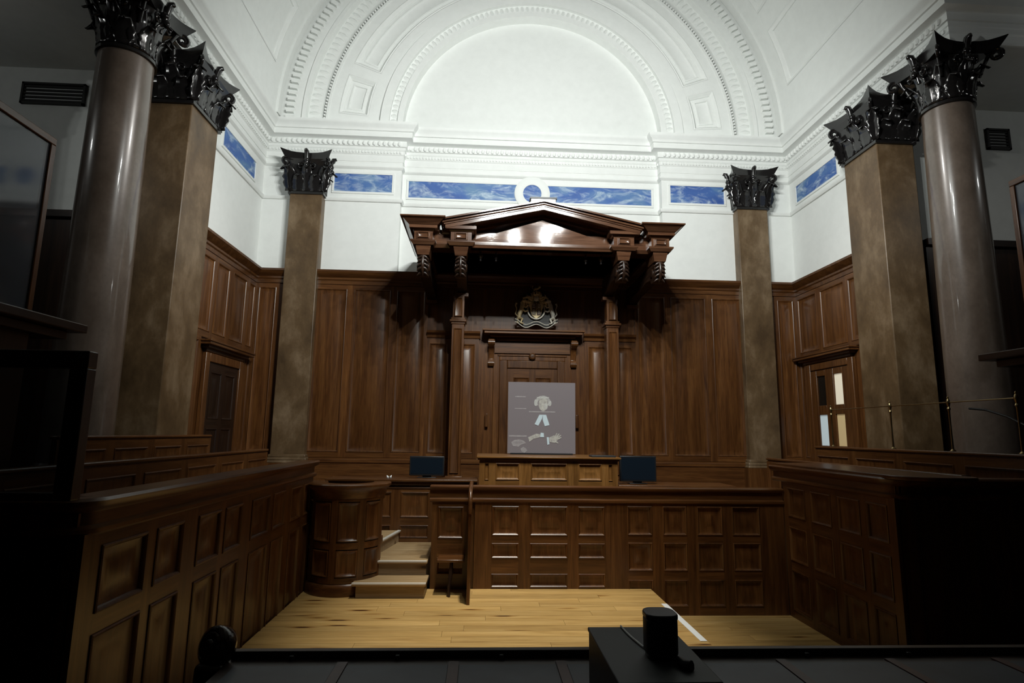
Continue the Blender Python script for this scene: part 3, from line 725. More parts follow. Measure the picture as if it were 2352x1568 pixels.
def column(label):
    t = thing('column', (0, 0, 0), label, 'column', 'polished columns at the aisle openings')
    part('plinth', MB().box(-0.48, 0.48, -0.48, 0.48, -0.3, 1.05), 'ebony_z', t, local=True)
    part('base', MB().lathe([(0.46, 1.05), (0.46, 1.10), (0.47, 1.14), (0.44, 1.18), (0.39, 1.21), (0.40, 1.25), (0.42, 1.28), (0.40, 1.31), (0.36, 1.33), (0.345, 1.36)], seg=40), 'column_granite', t, local=True)
    prof = [(0.345, 1.35)] + [(0.342 - 0.042*(k/12)**1.6, 1.4 + 4.88*k/12) for k in range(13)] + [(0.30, 6.3)]
    part('shaft', MB().lathe(prof, seg=56), 'column_granite', t, local=True, sharp=60)
    capital(t, 0.295, 0.295, 0.52, 0.52, 6.3, 0.80, True)
    return t
cL = column('tall polished granite column with black carved capital, left side of the court'); cL.location = (-5.50, 6.82, 0)
cR = copy_tree(cL); cR.location = (5.50, 7.12, 0); cR['label'] = 'tall polished granite column with black carved capital, right side of the court'
def pier(name, hx, hy, label, group, zb, cat):
    t = thing(name, (0, 0, 0), label, cat, group)
    part('plinth', MB().box(-hx-.07, hx+.07, -hy-.07, hy+.07, -0.3, zb), 'wood_z', t, local=True)
    b = MB()
    for z, e in ((zb, 0.06), (zb+0.05, 0.05), (zb+0.10, 0.025)): b.frustum(-hx-e, hx+e, -hy-e, hy+e, z, -hx-e*.7, hx+e*.7, -hy-e*.7, hy+e*.7, z+0.05)
    part('base', b, 'pilaster_stone', t, local=True, bevel=0.01)
    part('shaft', MB().box(-hx, hx, -hy, hy, zb+0.1, 6.3), 'pilaster_stone', t, local=True, bevel=0.015)
    capital(t, hx, hy, hx+0.185, hy+0.185, 6.3, 0.80, False)
    return t
p1 = pier('pier', 0.30, 0.40, 'square brown stone pier with black capital, behind the left column', 'square piers at the ends of the side walls', 1.2, 'pier'); p1.location = (-5.43, 8.125, 0)
p2 = copy_tree(p1); p2.location = (5.40, 8.42, 0); p2['label'] = 'square brown stone pier with black capital, behind the right column'
q1 = pier('pilaster', 0.31, 0.20, 'brown stone pilaster with black capital on the judge wall, left of the canopy', 'pilasters on the back wall', 1.16, 'pilaster'); q1.location = (-4.45, 10.98, 0)
q2 = copy_tree(q1); q2.location = (4.45, 10.98, 0); q2['label'] = 'brown stone pilaster with black capital on the judge wall, right of the canopy'

# ---------------------------------------------------------------- judge's canopy
cn = thing('canopy', (0, 10.0, 4.2), 'dark wooden canopy with pediment over the judge seat', 'canopy')
half = [(-2.10, 10.94), (-2.10, 8.98), (-1.80, 8.98), (-1.80, 9.13), (-1.51, 9.13), (-1.51, 8.98), (-1.17, 8.98), (-1.17, 9.10)]
plan = half + [(-x, y) for x, y in half[::-1]]
part('entablature', MB().prism([(x, 9.22 if abs(x) < 1.2 and y > 9.05 and y < 9.2 else y) for x, y in plan], 4.80, 5.05, 'z'), 'canopy_wood', cn)
part('architrave', MB().sweep(plan[::-1], [(-0.25, 4.735), (0.015, 4.735), (0.03, 4.755), (0.055, 4.785), (0.055, 4.81), (-0.02, 4.815), (-0.25, 4.815)]), 'canopy_wood', cn)
part('soffit', MB().box(-1.85, 1.85, 9.2, 10.94, 4.80, 4.82), 'ebony_x', cn)
for s in (-1, 1):
    def mx(pts): return [(s*x, y) for x, y in pts]
    og = mx([(-2.10, 10.94), (-2.10, 8.98), (-1.80, 8.98), (-1.80, 9.13), (-1.70, 9.13)])
    if s > 0: og = og[::-1]
    ig = mx([(-1.66, 9.13), (-1.51, 9.13), (-1.51, 8.98), (-1.17, 8.98), (-1.17, 9.16)])
    if s > 0: ig = ig[::-1]
    # travel must keep the outside on the left
    part('side_cornice', MB().sweep(og, [(-0.1, 4.97), (0.01, 4.97), (0.03, 4.995), (0.075, 4.998), (0.075, 5.045), (0.085, 5.05), (0.11, 5.07), (0.16, 5.115), (0.195, 5.138), (0.21, 5.142), (0.21, 5.163), (-0.1, 5.165)]), 'canopy_wood', cn)
    part('inner_cornice', MB().sweep(ig, [(-0.1, 4.97), (0.01, 4.97), (0.03, 4.995), (0.075, 4.998), (0.075, 5.05), (-0.1, 5.06)]), 'canopy_wood', cn)
    for bx in (1.95, 1.34):
        c = s*bx
        blk = part('block', MB().box(c-0.105, c+0.105, 8.955, 9.0, 4.825, 4.955), 'canopy_wood', cn, bevel=0.006)
        Fb = Face((0, 8.957), (1, 0), (0, -1))
        part('block_panel', panel_mesh(Fb, c-0.085, c+0.085, 4.845, 4.935, 0.016, 0.03, 0.013, False), 'canopy_wood', blk)
        part('bracket_block', MB().frustum(c-0.095, c+0.095, 9.02, 9.40, 4.58, c-0.125, c+0.125, 8.985, 9.45, 4.735), 'canopy_wood', cn, bevel=0.005)
        # S-shaped bracket running back to the wall
        back = 10.93 if bx > 1.6 else 10.32
        prof = []
        for k in range(13):
            a = radians(80 + k*17); prof.append((9.22 + 0.165*cos(a)*1.05, 4.42 + 0.165*sin(a)))
        dz = 4.20
        prof += [(9.32, 4.33), (9.55, 4.36), (9.85, 4.33), (back-0.45, 4.32), (back-0.2, 4.27), (back-0.02, 4.22), (back, 4.22), (back, 4.58), (9.25, 4.585)]
        br = part('bracket', MB().prism(prof, c-0.085, c+0.085, 'x'), 'ebony_y', cn, bevel=0.01)
        part('bracket_scroll', MB().lathe([(0, -0.105), (0.06, -0.105), (0.075, -0.09), (0.075, 0.09), (0.06, 0.105), (0, 0.105)], (c, 9.20, 4.42), 18, axis='x'), 'ebony_y', br)
        lf_ = MB()
        for j in range(5):
            zz = 4.55-0.065*j; yy = 9.045 - 0.02*sin(j/4*pi) + (0.05 if j == 4 else 0)
            for e in (-1, 1): lf_.tube([(c, yy, zz+0.02), (c+e*0.05, yy-0.012, zz-0.005), (c+e*0.092, yy+0.01, zz-0.04)], [0.026, 0.022, 0.006], 6)
        lf_.tube([(c, 9.03, 4.57), (c, 9.0, 4.45), (c, 9.02, 4.32), (c, 9.10, 4.25)], [0.02, 0.028, 0.024, 0.008], 6)
        part('bracket_leaf', lf_, 'ebony_z', br, sharp=60)
        part('bracket_foot', MB().box(c-0.11, c+0.11, back-0.16, back, 4.18, 4.24), 'wood_z', br)
    # roof blocking pieces behind the pediment ends
    part('roof_block', MB().box(s*1.45-0.22, s*1.45+0.22, 9.5, 9.9, 5.05, 5.36).box(s*1.45-0.25, s*1.45+0.25, 9.47, 9.93, 5.33, 5.37), 'canopy_wood', cn)
    # small hanging lamps under the front beam
    for hx_, big in ((1.02, 1), (0.76, 0)):
        c = s*hx_
        kb = MB().lathe([(0.012, 4.80), (0.012, 4.72), (0.03, 4.71), (0.04*(0.6+big*.6), 4.68), (0.03, 4.64), (0.012, 4.62), (0.018, 4.59), (0, 4.575)], (c, 9.3, 0), 12)
        part('pendant_knob', kb, 'black_paint', cn)
# tympanum and pediment
part('tympanum', MB().prism([(-1.24, 4.82), (1.24, 4.82), (1.24, 4.872), (0, 5.28), (-1.24, 4.872)], 9.16, 9.2, 'y'), 'polished_board', cn)
part('base_moulding', MB().prism([(9.2, 4.735), (9.06, 4.735), (9.05, 4.765), (9.075, 4.77), (9.075, 4.80), (9.10, 4.81), (9.10, 4.84), (9.13, 4.85), (9.13, 4.865), (9.2, 4.87)], -1.18, 1.18, 'x'), 'canopy_wood', cn)
def chevron(xe, zb, hp, th0, th1, y0, y1):
    return MB().prism([(-xe, zb+th0), (0, zb+hp+th0), (xe, zb+th0), (xe, zb+th1), (0, zb+hp+th1), (-xe, zb+th1)], y0, y1, 'y')
part('pediment_soffit', chevron(1.62, 5.0, 0.365, -0.05, 0.0, 9.12, 9.4), 'canopy_wood', cn)
part('raking_corona', chevron(1.60, 5.0, 0.365, 0.0, 0.062, 8.90, 9.5), 'canopy_wood', cn, bevel=0.004)
part('raking_fillet', chevron(1.62, 5.0, 0.365, 0.058, 0.078, 8.885, 9.5), 'canopy_wood', cn)
part('raking_cyma', chevron(1.65, 5.0, 0.365, 0.076, 0.118, 8.86, 9.5), 'canopy_wood', cn, bevel=0.012)
part('raking_cap', chevron(1.68, 5.0, 0.365, 0.112, 0.140, 8.82, 9.5), 'canopy_wood', cn)
part('roof', MB().box(-2.0, 2.0, 9.3, 10.94, 5.02, 5.06), 'ebony_x', cn)
part('roof_gable', MB().prism([(-1.6, 5.05), (1.6, 5.05), (0, 5.42)], 9.4, 10.94, 'y'), 'ebony_x', cn)
# slim posts
for s in (-1, 1):
    c = s*1.40; y0, y1 = 10.14, 10.36
    po = part('post', MB().box(c-0.11, c+0.11, y0, y1, 0.72, 3.68), 'wood_z', cn, bevel=0.008)
    Fp = Face((0, y0), (1, 0), (0, -1))
    part('post_panel', panel_mesh(Fp, c-0.075, c+0.075, 1.05, 3.58, 0.016, 0.03, 0.013, False), 'wood_z', po)
    nk = MB()
    for z, e in ((3.66, 0.125), (3.70, 0.15), (3.74, 0.125)): nk.box(c-e, c+e, y0-(e-.11), y1+(e-.11), z, z+0.042)
    part('post_neck', nk, 'wood_x', po, bevel=0.008)
    up = part('post_upper', MB().box(c-0.10, c+0.10, y0+.01, y1-.01, 3.78, 4.18), 'wood_z', po)
    part('post_panel', panel_mesh(Face((0, y0+.01), (1, 0), (0, -1)), c-0.07, c+0.07, 3.80, 4.14, 0.016, 0.03, 0.013, False), 'wood_z', po)
    part('post_base', MB().box(c-0.15, c+0.15, y0-.04, y1+.04, 0.72, 1.0), 'wood_z', po, bevel=0.01)
# floodlight housing on the canopy roof
fl = thing('floodlight', (0.06, 9.75, 5.425), 'small white box floodlight on top of the canopy', 'light')
part('housing', MB().box(-0.15, 0.29, 9.62, 9.9, 5.425, 5.86), 'white_paint', fl, bevel=0.006)
part('rim', MB().box(-0.17, 0.31, 9.60, 9.92, 5.86, 5.885), 'black_plastic', fl)

# ---------------------------------------------------------------- coat of arms
AX, AY, AZ = 0.065, 10.80, 4.13
ca = thing('coat_of_arms', (AX, AY, AZ-0.36), 'gilded royal coat of arms with lion and unicorn above the door', 'coat of arms')
def A(x, z, d=0): return (AX+x, AY-d, AZ+z)
pts = [(-0.30, -0.34), (0.30, -0.34), (0.40, -0.25), (0.36, 0.0), (0.30, 0.22), (0.12, 0.34), (-0.12, 0.34), (-0.30, 0.22), (-0.36, 0.0), (-0.40, -0.25)]
part('backing', MB().prism([(AX+x*.9, AZ+z*.95) for x, z in pts], AY+0.02, AY+0.04, 'y'), 'arms_board', ca)
sh = [(-0.115, 0.11), (0.115, 0.11), (0.115, -0.06), (0.085, -0.15), (0.0, -0.215), (-0.085, -0.15), (-0.115, -0.06)]
sd = part('shield', MB().prism([(AX+x, AZ+z) for x, z in sh], AY-0.03, AY+0.02, 'y'), 'gilt', ca, bevel=0.008)
for (x0, x1, z0, z1, m) in ((-0.10, -0.008, -0.02, 0.098, 'arms_red'), (0.008, 0.10, -0.02, 0.098, 'arms_gold'), (-0.09, -0.008, -0.14, -0.035, 'arms_gold'), (0.008, 0.09, -0.14, -0.035, 'arms_red')):
    part('shield_quarter', MB().box(AX+x0, AX+x1, AY-0.042, AY-0.028, AZ+z0, AZ+z1), m, sd)
    ch = MB()
    for k in range(3): ch.tube([A(x0+.012, z0+.02+.03*k, .044), A((x0+x1)/2, z0+.032+.03*k, .05), A(x1-.012, z0+.02+.03*k, .044)], [.004, .009, .004], 5)
    part('charge', ch, 'silver_gilt', sd)
ov = MB().tube([A(0.165*cos(a), -0.03+0.185*sin(a), 0.02) for a in [2*pi*k/28 for k in range(29)]], 0.016, 6)
part('garter', ov, 'silver_gilt', ca)
part('helmet', MB().ball(A(0, 0.19, 0.03), 0.06, 10, 7, (0.9, 0.8, 1.1)), 'silver_gilt', ca)
cr = MB().lathe([(0.062, 0), (0.068, 0.012), (0.066, 0.03), (0.06, 0.032)], A(0, 0.235, 0.03), 16)
for k in range(4):
    a = pi*k/4; cr.tube([A(0.062*cos(a), 0.262, 0.03+0.062*sin(a)), A(0.075*cos(a), 0.30, 0.03+.07*sin(a)), A(0, 0.325, 0.03), A(-0.075*cos(a), 0.30, 0.03-.07*sin(a)), A(-0.062*cos(a), 0.262, 0.03-0.062*sin(a))], 0.010, 5)
cr.ball(A(0, 0.338, 0.03), 0.016); part('crown', cr, 'gilt', ca)
cl_ = MB().tube([A(-0.05, 0.345, .03), A(-0.02, 0.375, .03), A(0.02, 0.38, .03), A(0.05, 0.40, .03)], [0.016, 0.024, 0.024, 0.02], 6).ball(A(0.06, 0.41, .035), 0.024)
cl_.tube([A(-0.05, 0.36, .03), A(-0.085, 0.40, .03), A(-0.07, 0.43, .03)], [.006, .006, .01], 5); part('crest', cl_, 'gilt', ca)
for s in (-1, 1):
    mt = MB()
    for k in range(7):
        a0 = radians(20 + k*21); r0_ = 0.10 + 0.02*k
        b = [A(s*(0.05+0.012*k), 0.20 - 0.012*k, 0.02)]
        for t in range(1, 8):
            q = t/7; rad = 0.05+0.17*q - 0.006*k; an = radians(95 - k*22) - q*1.1*(1 if k % 2 else -0.6)
            b.append(A(s*(0.04 + rad*cos(an)), 0.13 + rad*sin(an)*0.95, 0.02+0.02*sin(q*pi)))
        mt.tube(b, [0.022, 0.028, 0.032, 0.032, 0.03, 0.026, 0.02, 0.008], 6)
    part('mantling', mt, 'gilt', ca, sharp=60)
    m = 'gilt' if s < 0 else 'silver_gilt'
    an = MB()
    an.tube([A(s*0.33, -0.22, .03), A(s*0.32, -0.12, .035), A(s*0.285, -0.03, .04), A(s*0.265, 0.05, .045), A(s*0.25, 0.10, .05)], [0.03, 0.045, 0.042, 0.048, 0.035], 8)
    an.ball(A(s*0.235, 0.125, 0.06), 0.043, 8, 6, (1.15, 1, 1)); an.ball(A(s*0.195, 0.115, 0.07), 0.024, 8, 5)
    an.tube([A(s*0.33, -0.20, .04), A(s*0.27, -0.22, .05), A(s*0.30, -0.30, .05), A(s*0.25, -0.315, .06)], [0.034, 0.026, 0.016, 0.018], 6)
    an.tube([A(s*0.34, -0.21, .02), A(s*0.37, -0.26, .02), A(s*0.345, -0.31, .03)], [0.03, 0.02, 0.016], 6)
    an.tube([A(s*0.265, 0.04, .05), A(s*0.20, 0.0, .06), A(s*0.17, 0.05, .06)], [0.026, 0.018, 0.016], 6)
    an.tube([A(s*0.28, -0.02, .05), A(s*0.215, -0.08, .06), A(s*0.16, -0.06, .06)], [0.026, 0.018, 0.015], 6)
    an.tube([A(s*0.34, -0.19, .02), A(s*0.40, -0.12, .02), A(s*0.375, -0.03, .02), A(s*0.40, 0.05, .02), A(s*0.38, 0.09, .02)], [0.014, 0.013, 0.012, 0.014, 0.02], 6)
    if s < 0:
        for k in range(6): an.ball(A(s*(0.285-0.012*k), 0.09+0.018*k, 0.055), 0.026, 6, 4)
        an.lathe([(0.028, 0), (0.034, 0.025), (0, 0.03)], A(s*0.235, 0.165, 0.06), 8)
    else:
        an.tube([A(s*0.215, 0.16, .06), A(s*0.15, 0.27, .07)], [0.010, 0.002], 6)
        for k in range(4): an.ball(A(s*(0.275-0.004*k), 0.06+0.025*k, 0.05), 0.022, 6, 4)
    part('lion' if s < 0 else 'unicorn', an, m, ca, sharp=60)
rb = MB(); pts = []; n = 40
for i in range(n+1):
    x = -0.41+0.82*i/n; z = -0.285 + 0.035*cos(x/0.41*pi*2.0) - 0.05*(1-(x/0.41)**2)
    pts.append((x, z))
vs = [A(x, z-0.026, 0.03+0.02*cos(x*12)) for x, z in pts] + [A(x, z+0.026, 0.045+0.02*cos(x*12)) for x, z in pts]
rb.add(vs, [(i, i+1, n+2+i, n+1+i) for i in range(n)])
rbo = solid(part('motto_ribbon', rb, 'arms_board', ca), 0.01)
for dz in (-0.028, 0.028): part('ribbon_edge', MB().tube([A(x, z+dz, 0.05+0.02*cos(x*12)) for x, z in pts], 0.008, 5), 'silver_gilt', rbo)

# ---------------------------------------------------------------- projection screen with the judge's image
PS = 8.78
sc_ = thing('projection_screen', (-0.03, PS, 1.44), 'translucent grey projection screen showing a judge in wig and white bands', 'screen')
part('film', MB().box(-0.545, 0.488, PS, PS+0.012, 1.445, 2.522), 'projection_film', sc_)
part('foot', MB().box(-0.5, 0.44, PS-0.05, PS+0.06, 1.431, 1.452), 'black_plastic', sc_)
def flat(name, poly, mat, lift=0.003):
    return part(name, MB().prism(poly, PS-lift, PS-lift+0.0015, 'y'), mat, sc_)
def px2(cx, cy):   # position inside the screen picture: 0..1 across, 0..1 down
    return (-0.545 + 1.033*cx, 2.522 - 1.10*cy)
def ell(cx, cy, rx, ry, a0=0, a1=360, n=20):
    return [(px2(cx, cy)[0] + rx*cos(radians(a0+(a1-a0)*k/n)), px2(cx, cy)[1] + ry*sin(radians(a0+(a1-a0)*k/n))) for k in range(n+(0 if a1-a0 == 360 else 1))]
def ringp(cx, cy, rx, ry, t, a0, a1, n=16): return ell(cx, cy, rx, ry, a0, a1, n) + ell(cx, cy, rx-t, ry-t, a0, a1, n)[::-1]
flat('wig', ringp(0.515, 0.29, 0.125, 0.115, 0.045, -25, 205), 'image_wig')
flat('wig_curl', ell(0.405, 0.285, 0.022, 0.05), 'image_wig', 0.006); flat('wig_curl', ell(0.625, 0.29, 0.02, 0.04), 'image_wig', 0.006)
flat('wig_brow', [px2(.42, .205), px2(.61, .205), px2(.60, .225), px2(.43, .225)], 'image_wig', 0.006)
flat('face', ell(0.52, 0.305, 0.070, 0.105), 'image_skin', 0.004)
flat('cheek', ell(0.56, 0.335, 0.03, 0.05), 'image_wig', 0.006)
flat('collar_band', [px2(.465, .45), px2(.515, .45), px2(.505, .50), px2(.45, .60), px2(.395, .58)], 'image_white', 0.006)
flat('collar_band', [px2(.515, .45), px2(.565, .45), px2(.615, .59), px2(.545, .605), px2(.515, .52)], 'image_white', 0.007)
flat('sleeve', [px2(.30, .76), px2(.42, .71), px2(.50, .72), px2(.48, .755), px2(.38, .78), px2(.32, .82)], 'image_skin', 0.006)
flat('cuff', [px2(.485, .695), px2(.53, .70), px2(.535, .755), px2(.48, .755)], 'image_white', 0.008)
flat('cuff', [px2(.575, .755), px2(.605, .755), px2(.615, .85), px2(.585, .86)], 'image_white', 0.008)
flat('hand', [px2(.61, .76), px2(.68, .73), px2(.735, .75), px2(.74, .79), px2(.70, .83), px2(.62, .82)], 'image_skin', 0.006)
for k, (x0, y0, x1, y1) in enumerate(((.70, .75, .725, .70), (.72, .755, .76, .705), (.73, .765, .785, .725), (.735, .78, .79, .755), (.70, .81, .745, .835))):
    (ax_, az_), (bx_, bz_) = px2(x0, y0), px2(x1, y1); dx, dz = bx_-ax_, bz_-az_; l = hypot(dx, dz); nx, nz = -dz/l*0.011, dx/l*0.011
    flat('finger', [(ax_-nx, az_-nz), (bx_-nx*.7, bz_-nz*.7), (bx_+nx*.7, bz_+nz*.7), (ax_+nx, az_+nz)], 'image_skin', 0.0065+0.0004*k)
for (x0, x1, y, t) in ((.10, .26, .205, .008), (.02, .28, .745, .010), (.31, .70, .41, .009), (.10, .27, .37, .006)):
    flat('streak', [px2(x0, y-t), px2(x1, y-t), px2(x1, y+t), px2(x0, y+t)], 'image_faint', 0.0045)
flat('haze_patch', [px2(.05, .83), px2(.10, .80), px2(.17, .79), px2(.24, .81), px2(.27, .84), px2(.20, .86), px2(.16, .89), px2(.08, .88)], 'image_faint', 0.0042); flat('haze_patch', [px2(.19, .92), px2(.23, .89), px2(.27, .91), px2(.29, .94), px2(.25, .97), px2(.21, .96)], 'image_faint', 0.005)

# ---------------------------------------------------------------- judge's bench
jb = thing('judge_bench', (0, 8.25, 0.72), 'lighter oak judge bench front with three panels below the projection screen', 'bench')
JF = Face((0, 8.08), (1, 0), (0, -1))
part('carcass', MB().box(-0.96, 0.96, 8.08, 8.14, 0.5, 1.39).box(-0.96, -0.90, 8.1, 8.75, 0.5, 1.39).box(0.90, 0.96, 8.1, 8.75, 0.5, 1.39), 'oak_z', jb)
panelling(jb, JF, -0.96, 0.96, 0.5, 1.39, [(-0.885, -0.83), (-0.735, -0.41), (-0.25, 0.25), (0.41, 0.735), (0.83, 0.885)], [(0.6, 0.98), (1.11, 1.335)], fam='oak', t=0.025, m=0.03)
part('top', MB().box(-1.0, 1.0, 8.0, 9.0, 1.40, 1.43), 'oak_x', jb, bevel=0.008)
part('top_moulding', MB().box(-0.985, 0.985, 8.03, 8.12, 1.375, 1.402), 'oak_x', jb, bevel=0.008)
tag(mesh_obj('folder', MB().box(0.60, 0.94, 8.06, 8.3, 1.431, 1.452), 'black_case', bevel=0.004), 'thin dark folder lying on the right end of the judge bench', 'folder')

def monitor(x0, x1, y, z0, z1, label):
    t = thing('monitor', ((x0+x1)/2, y, z0), label, 'monitor', 'black screens flanking the judge bench')
    part('housing', MB().box(x0, x1, y, y+0.05, z0+0.02, z1), 'black_plastic', t, bevel=0.008)
    part('display', MB().box(x0+0.02, x1-0.02, y-0.003, y+0.002, z0+0.045, z1-0.025), 'screen_glass', t)
    part('stand', MB().box((x0+x1)/2-.06, (x0+x1)/2+.06, y+0.03, y+0.09, z0, z0+0.1), 'black_plastic', t)
    part('foot', MB().box((x0+x1)/2-.13, (x0+x1)/2+.13, y-0.02, y+0.16, z0-0.008, z0), 'black_plastic', t, bevel=0.003)
    return t
monitor(-1.93, -1.45, 8.20, 1.125, 1.41, 'black monitor left of the judge bench')
monitor(1.05, 1.58, 8.30, 1.065, 1.445, 'black monitor right of the judge bench')
dk = thing('side_desk', (1.6, 8.4, 0.72), 'low dark wooden desk carrying the black monitor right of the judge bench', 'desk')
part('top', MB().box(0.98, 2.66, 8.1, 8.7, 1.02, 1.05), 'wood_x', dk, bevel=0.006)
part('front', MB().box(0.98, 2.66, 8.14, 8.18, 0.5, 1.02), 'wood_z', dk)

# ---------------------------------------------------------------- low panelled wall behind the steps
lw = thing('low_partition', (-1.9, 8.0, 0.31), 'low panelled partition behind the landing of the steps', 'partition')
part('core', MB().box(-2.95, -0.98, 7.98, 8.04, 0.0, 1.06), 'wood_z', lw)
panelling(lw, Face((0, 7.98), (1, 0), (0, -1)), -2.95, -1.0, 0.0, 1.0, [(-2.85, -2.52), (-2.40, -2.12), (-2.00, -1.62), (-1.50, -1.10)], [(0.36, 0.52), (0.62, 0.95)], t=0.02)
part('cap', MB().box(-3.0, -0.98, 7.90, 8.34, 1.085, 1.118).box(-3.0, -0.98, 7.94, 8.06, 1.04, 1.09).box(-3.0, -0.98, 7.95, 8.04, 0.99, 1.012), 'wood_x', lw, bevel=0.008)
crd = thing('folded_card', (-2.17, 8.02, 1.118), 'tiny white folded card on the low partition behind the drum', 'card')
for s in (-1, 1):
    m = MB(); x0 = -2.17
    m.add([(x0+s*0.004, 7.99, 1.119), (x0+s*0.028, 7.985, 1.119), (x0+s*0.034, 7.985, 1.165), (x0+s*0.008, 7.99, 1.150)], [(0, 1, 2, 3)])
    solid(part('leaf', m, 'white_tape', crd), 0.003)

# ---------------------------------------------------------------- clerk's enclosure front across the well
fp = thing('clerk_enclosure', (0.55, 6.88, -0.29), 'long dark panelled front of the clerk enclosure across the court floor', 'partition')
BF = Face((0, 6.88), (1, 0), (0, -1))
part('core', MB().box(-1.49, 2.66, 6.88, 6.94, -0.29, 1.06), 'wood_z', fp)
panelling(fp, BF, -1.49, -1.06, 0.0, 0.96, [(-1.42, -1.13)], [(0.16, 0.34), (0.55, 0.90)], t=0.025, m=0.035)
panelling(fp, BF, -1.0, 0.57, 0.0, 0.96, [(-0.80, -0.49), (-0.36, 0.075), (0.20, 0.51)], [(0.02, 0.165), (0.335, 0.50), (0.585, 0.91)], t=0.025, m=0.035)
panelling(fp, BF, 0.57, 2.66, -0.29, 0.96, [(0.78, 1.07), (1.20, 1.48), (1.61, 1.91), (2.03, 2.36)], [(-0.19, 0.10), (0.20, 0.51), (0.595, 0.92)], t=0.025, m=0.035)
part('rail', MB().sweep([(2.66, 6.88), (-1.52, 6.88)], [(-0.06, 0.95), (0.03, 0.95), (0.045, 0.962), (0.045, 0.985), (0.02, 1.0), (0.02, 1.085), (0.04, 1.095), (0.055, 1.11), (0.055, 1.125), (0.03, 1.135), (-0.10, 1.135), (-0.10, 1.09), (-0.06, 1.08)]), 'wood_x', fp)
part('desk_top', MB().box(-1.48, 2.64, 6.94, 7.45, 0.98, 1.01), 'wood_x', fp)
# gate board with swept handrail at the end of the front
gb = thing('gate_board', (-1.045, 6.55, 0), 'upright wooden end board with a swept handrail beside the steps', 'board')
part('board', MB().prism([(6.24, 0.0), (6.85, 0.0), (6.85, 1.13), (6.60, 1.13), (6.42, 1.12), (6.30, 1.07), (6.25, 0.98), (6.24, 0.9)], -1.062, -1.030, 'x'), 'wood_z', gb, bevel=0.004)
part('handrail', MB().tube([(-1.046, 6.245, 0.90), (-1.046, 6.25, 1.0), (-1.046, 6.29, 1.09), (-1.046, 6.38, 1.145), (-1.046, 6.55, 1.16), (-1.046, 6.8, 1.162), (-1.046, 6.98, 1.162)], 0.022, 8), 'wood_y', gb, sharp=60)
# fold-out seat with its single leg
st = thing('fold_seat', (-1.25, 6.7, 0), 'small dark fold-down seat between the steps and the end board', 'seat')
part('seat', MB().box(-1.40, -1.10, 6.56, 6.84, 0.345, 0.375), 'wood_x', st, bevel=0.01)
part('apron', MB().box(-1.38, -1.12, 6.60, 6.63, 0.28, 0.345), 'wood_x', st)
part('leg', MB().tube([(-1.24, 6.60, 0.34), (-1.245, 6.58, 0.22), (-1.26, 6.545, 0.10), (-1.255, 6.53, 0.0)], [0.018, 0.022, 0.016, 0.014], 8), 'ebony_z', st, sharp=60)
part('bracket', MB().box(-1.26, -1.23, 6.62, 6.84, 0.18, 0.28), 'ebony_z', st)

# ---------------------------------------------------------------- steps
sp = thing('steps', (-1.9, 7.0, 0), 'pale wooden steps leading up beside the curved witness box', 'steps')
def step(poly_r, poly_t, z0, z1, nose):
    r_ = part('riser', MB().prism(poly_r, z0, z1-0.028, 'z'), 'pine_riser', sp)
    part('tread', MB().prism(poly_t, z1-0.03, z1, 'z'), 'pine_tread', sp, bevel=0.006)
    (xa, ya), (xb, yb) = nose; dx, dy = xb-xa, yb-ya; l = hypot(dx, dy); nx, ny = dy/l*0.004, -dx/l*0.004; ix, iy = -dy/l*0.035, dx/l*0.035
    part('edge_glint', MB().prism([(xa+nx, ya+ny), (xb+nx, yb+ny), (xb+ix, yb+iy), (xa+ix, ya+iy)], z1-0.012, z1+0.003, 'z'), 'nosing_glint', sp)  # pale strip, the tread edge's bright highlight put into its colour
step([(-2.24, 6.49), (-1.52, 6.49), (-1.52, 6.84), (-2.24, 6.84)], [(-2.28, 6.455), (-1.50, 6.455), (-1.50, 6.84), (-2.28, 6.84)], 0, 0.155, ((-2.28, 6.455), (-1.50, 6.455)))
step([(-2.19, 6.83), (-1.535, 6.83), (-1.535, 7.93), (-2.19, 7.93)], [(-2.22, 6.80), (-1.52, 6.80), (-1.535, 7.93), (-2.22, 7.93)], 0, 0.31, ((-2.20, 6.80), (-1.53, 6.80)))
step([(-2.8, 7.2), (-2.13, 7.2), (-2.0, 7.93), (-2.8, 7.93)], [(-2.8, 7.19), (-2.10, 7.19), (-1.98, 7.93), (-2.8, 7.93)], 0.3, 0.46, ((-2.10, 7.19), (-1.98, 7.93)))

# ---------------------------------------------------------------- curved witness box
wx, wy = -2.46, 6.93
wbx = thing('witness_box', (wx, wy, 0), 'curved dark wooden witness box left of the steps', 'witness box')
A0, A1 = radians(165), radians(375)
part('drum', MB().lathe([(0.36, 0.0), (0.39, 0.0), (0.39, 1.12), (0.36, 1.12), (0.36, 0.0)], (wx, wy, 0), 36, A0, A1), 'wood_z', wbx)
part('plinth', MB().lathe([(0.38, 0.0), (0.425, 0.0), (0.425, 0.09), (0.41, 0.12), (0.395, 0.13), (0.38, 0.13)], (wx, wy, 0), 36, A0, A1), 'wood_x', wbx)
part('cap', MB().lathe([(0.27, 1.15), (0.27, 1.12), (0.39, 1.11), (0.40, 1.02), (0.41, 1.01), (0.42, 1.04), (0.43, 1.09), (0.46, 1.12), (0.475, 1.135), (0.475, 1.155), (0.46, 1.165), (0.28, 1.165), (0.27, 1.15)], (wx, wy, 0), 40, A0, A1), 'wood_x', wbx)
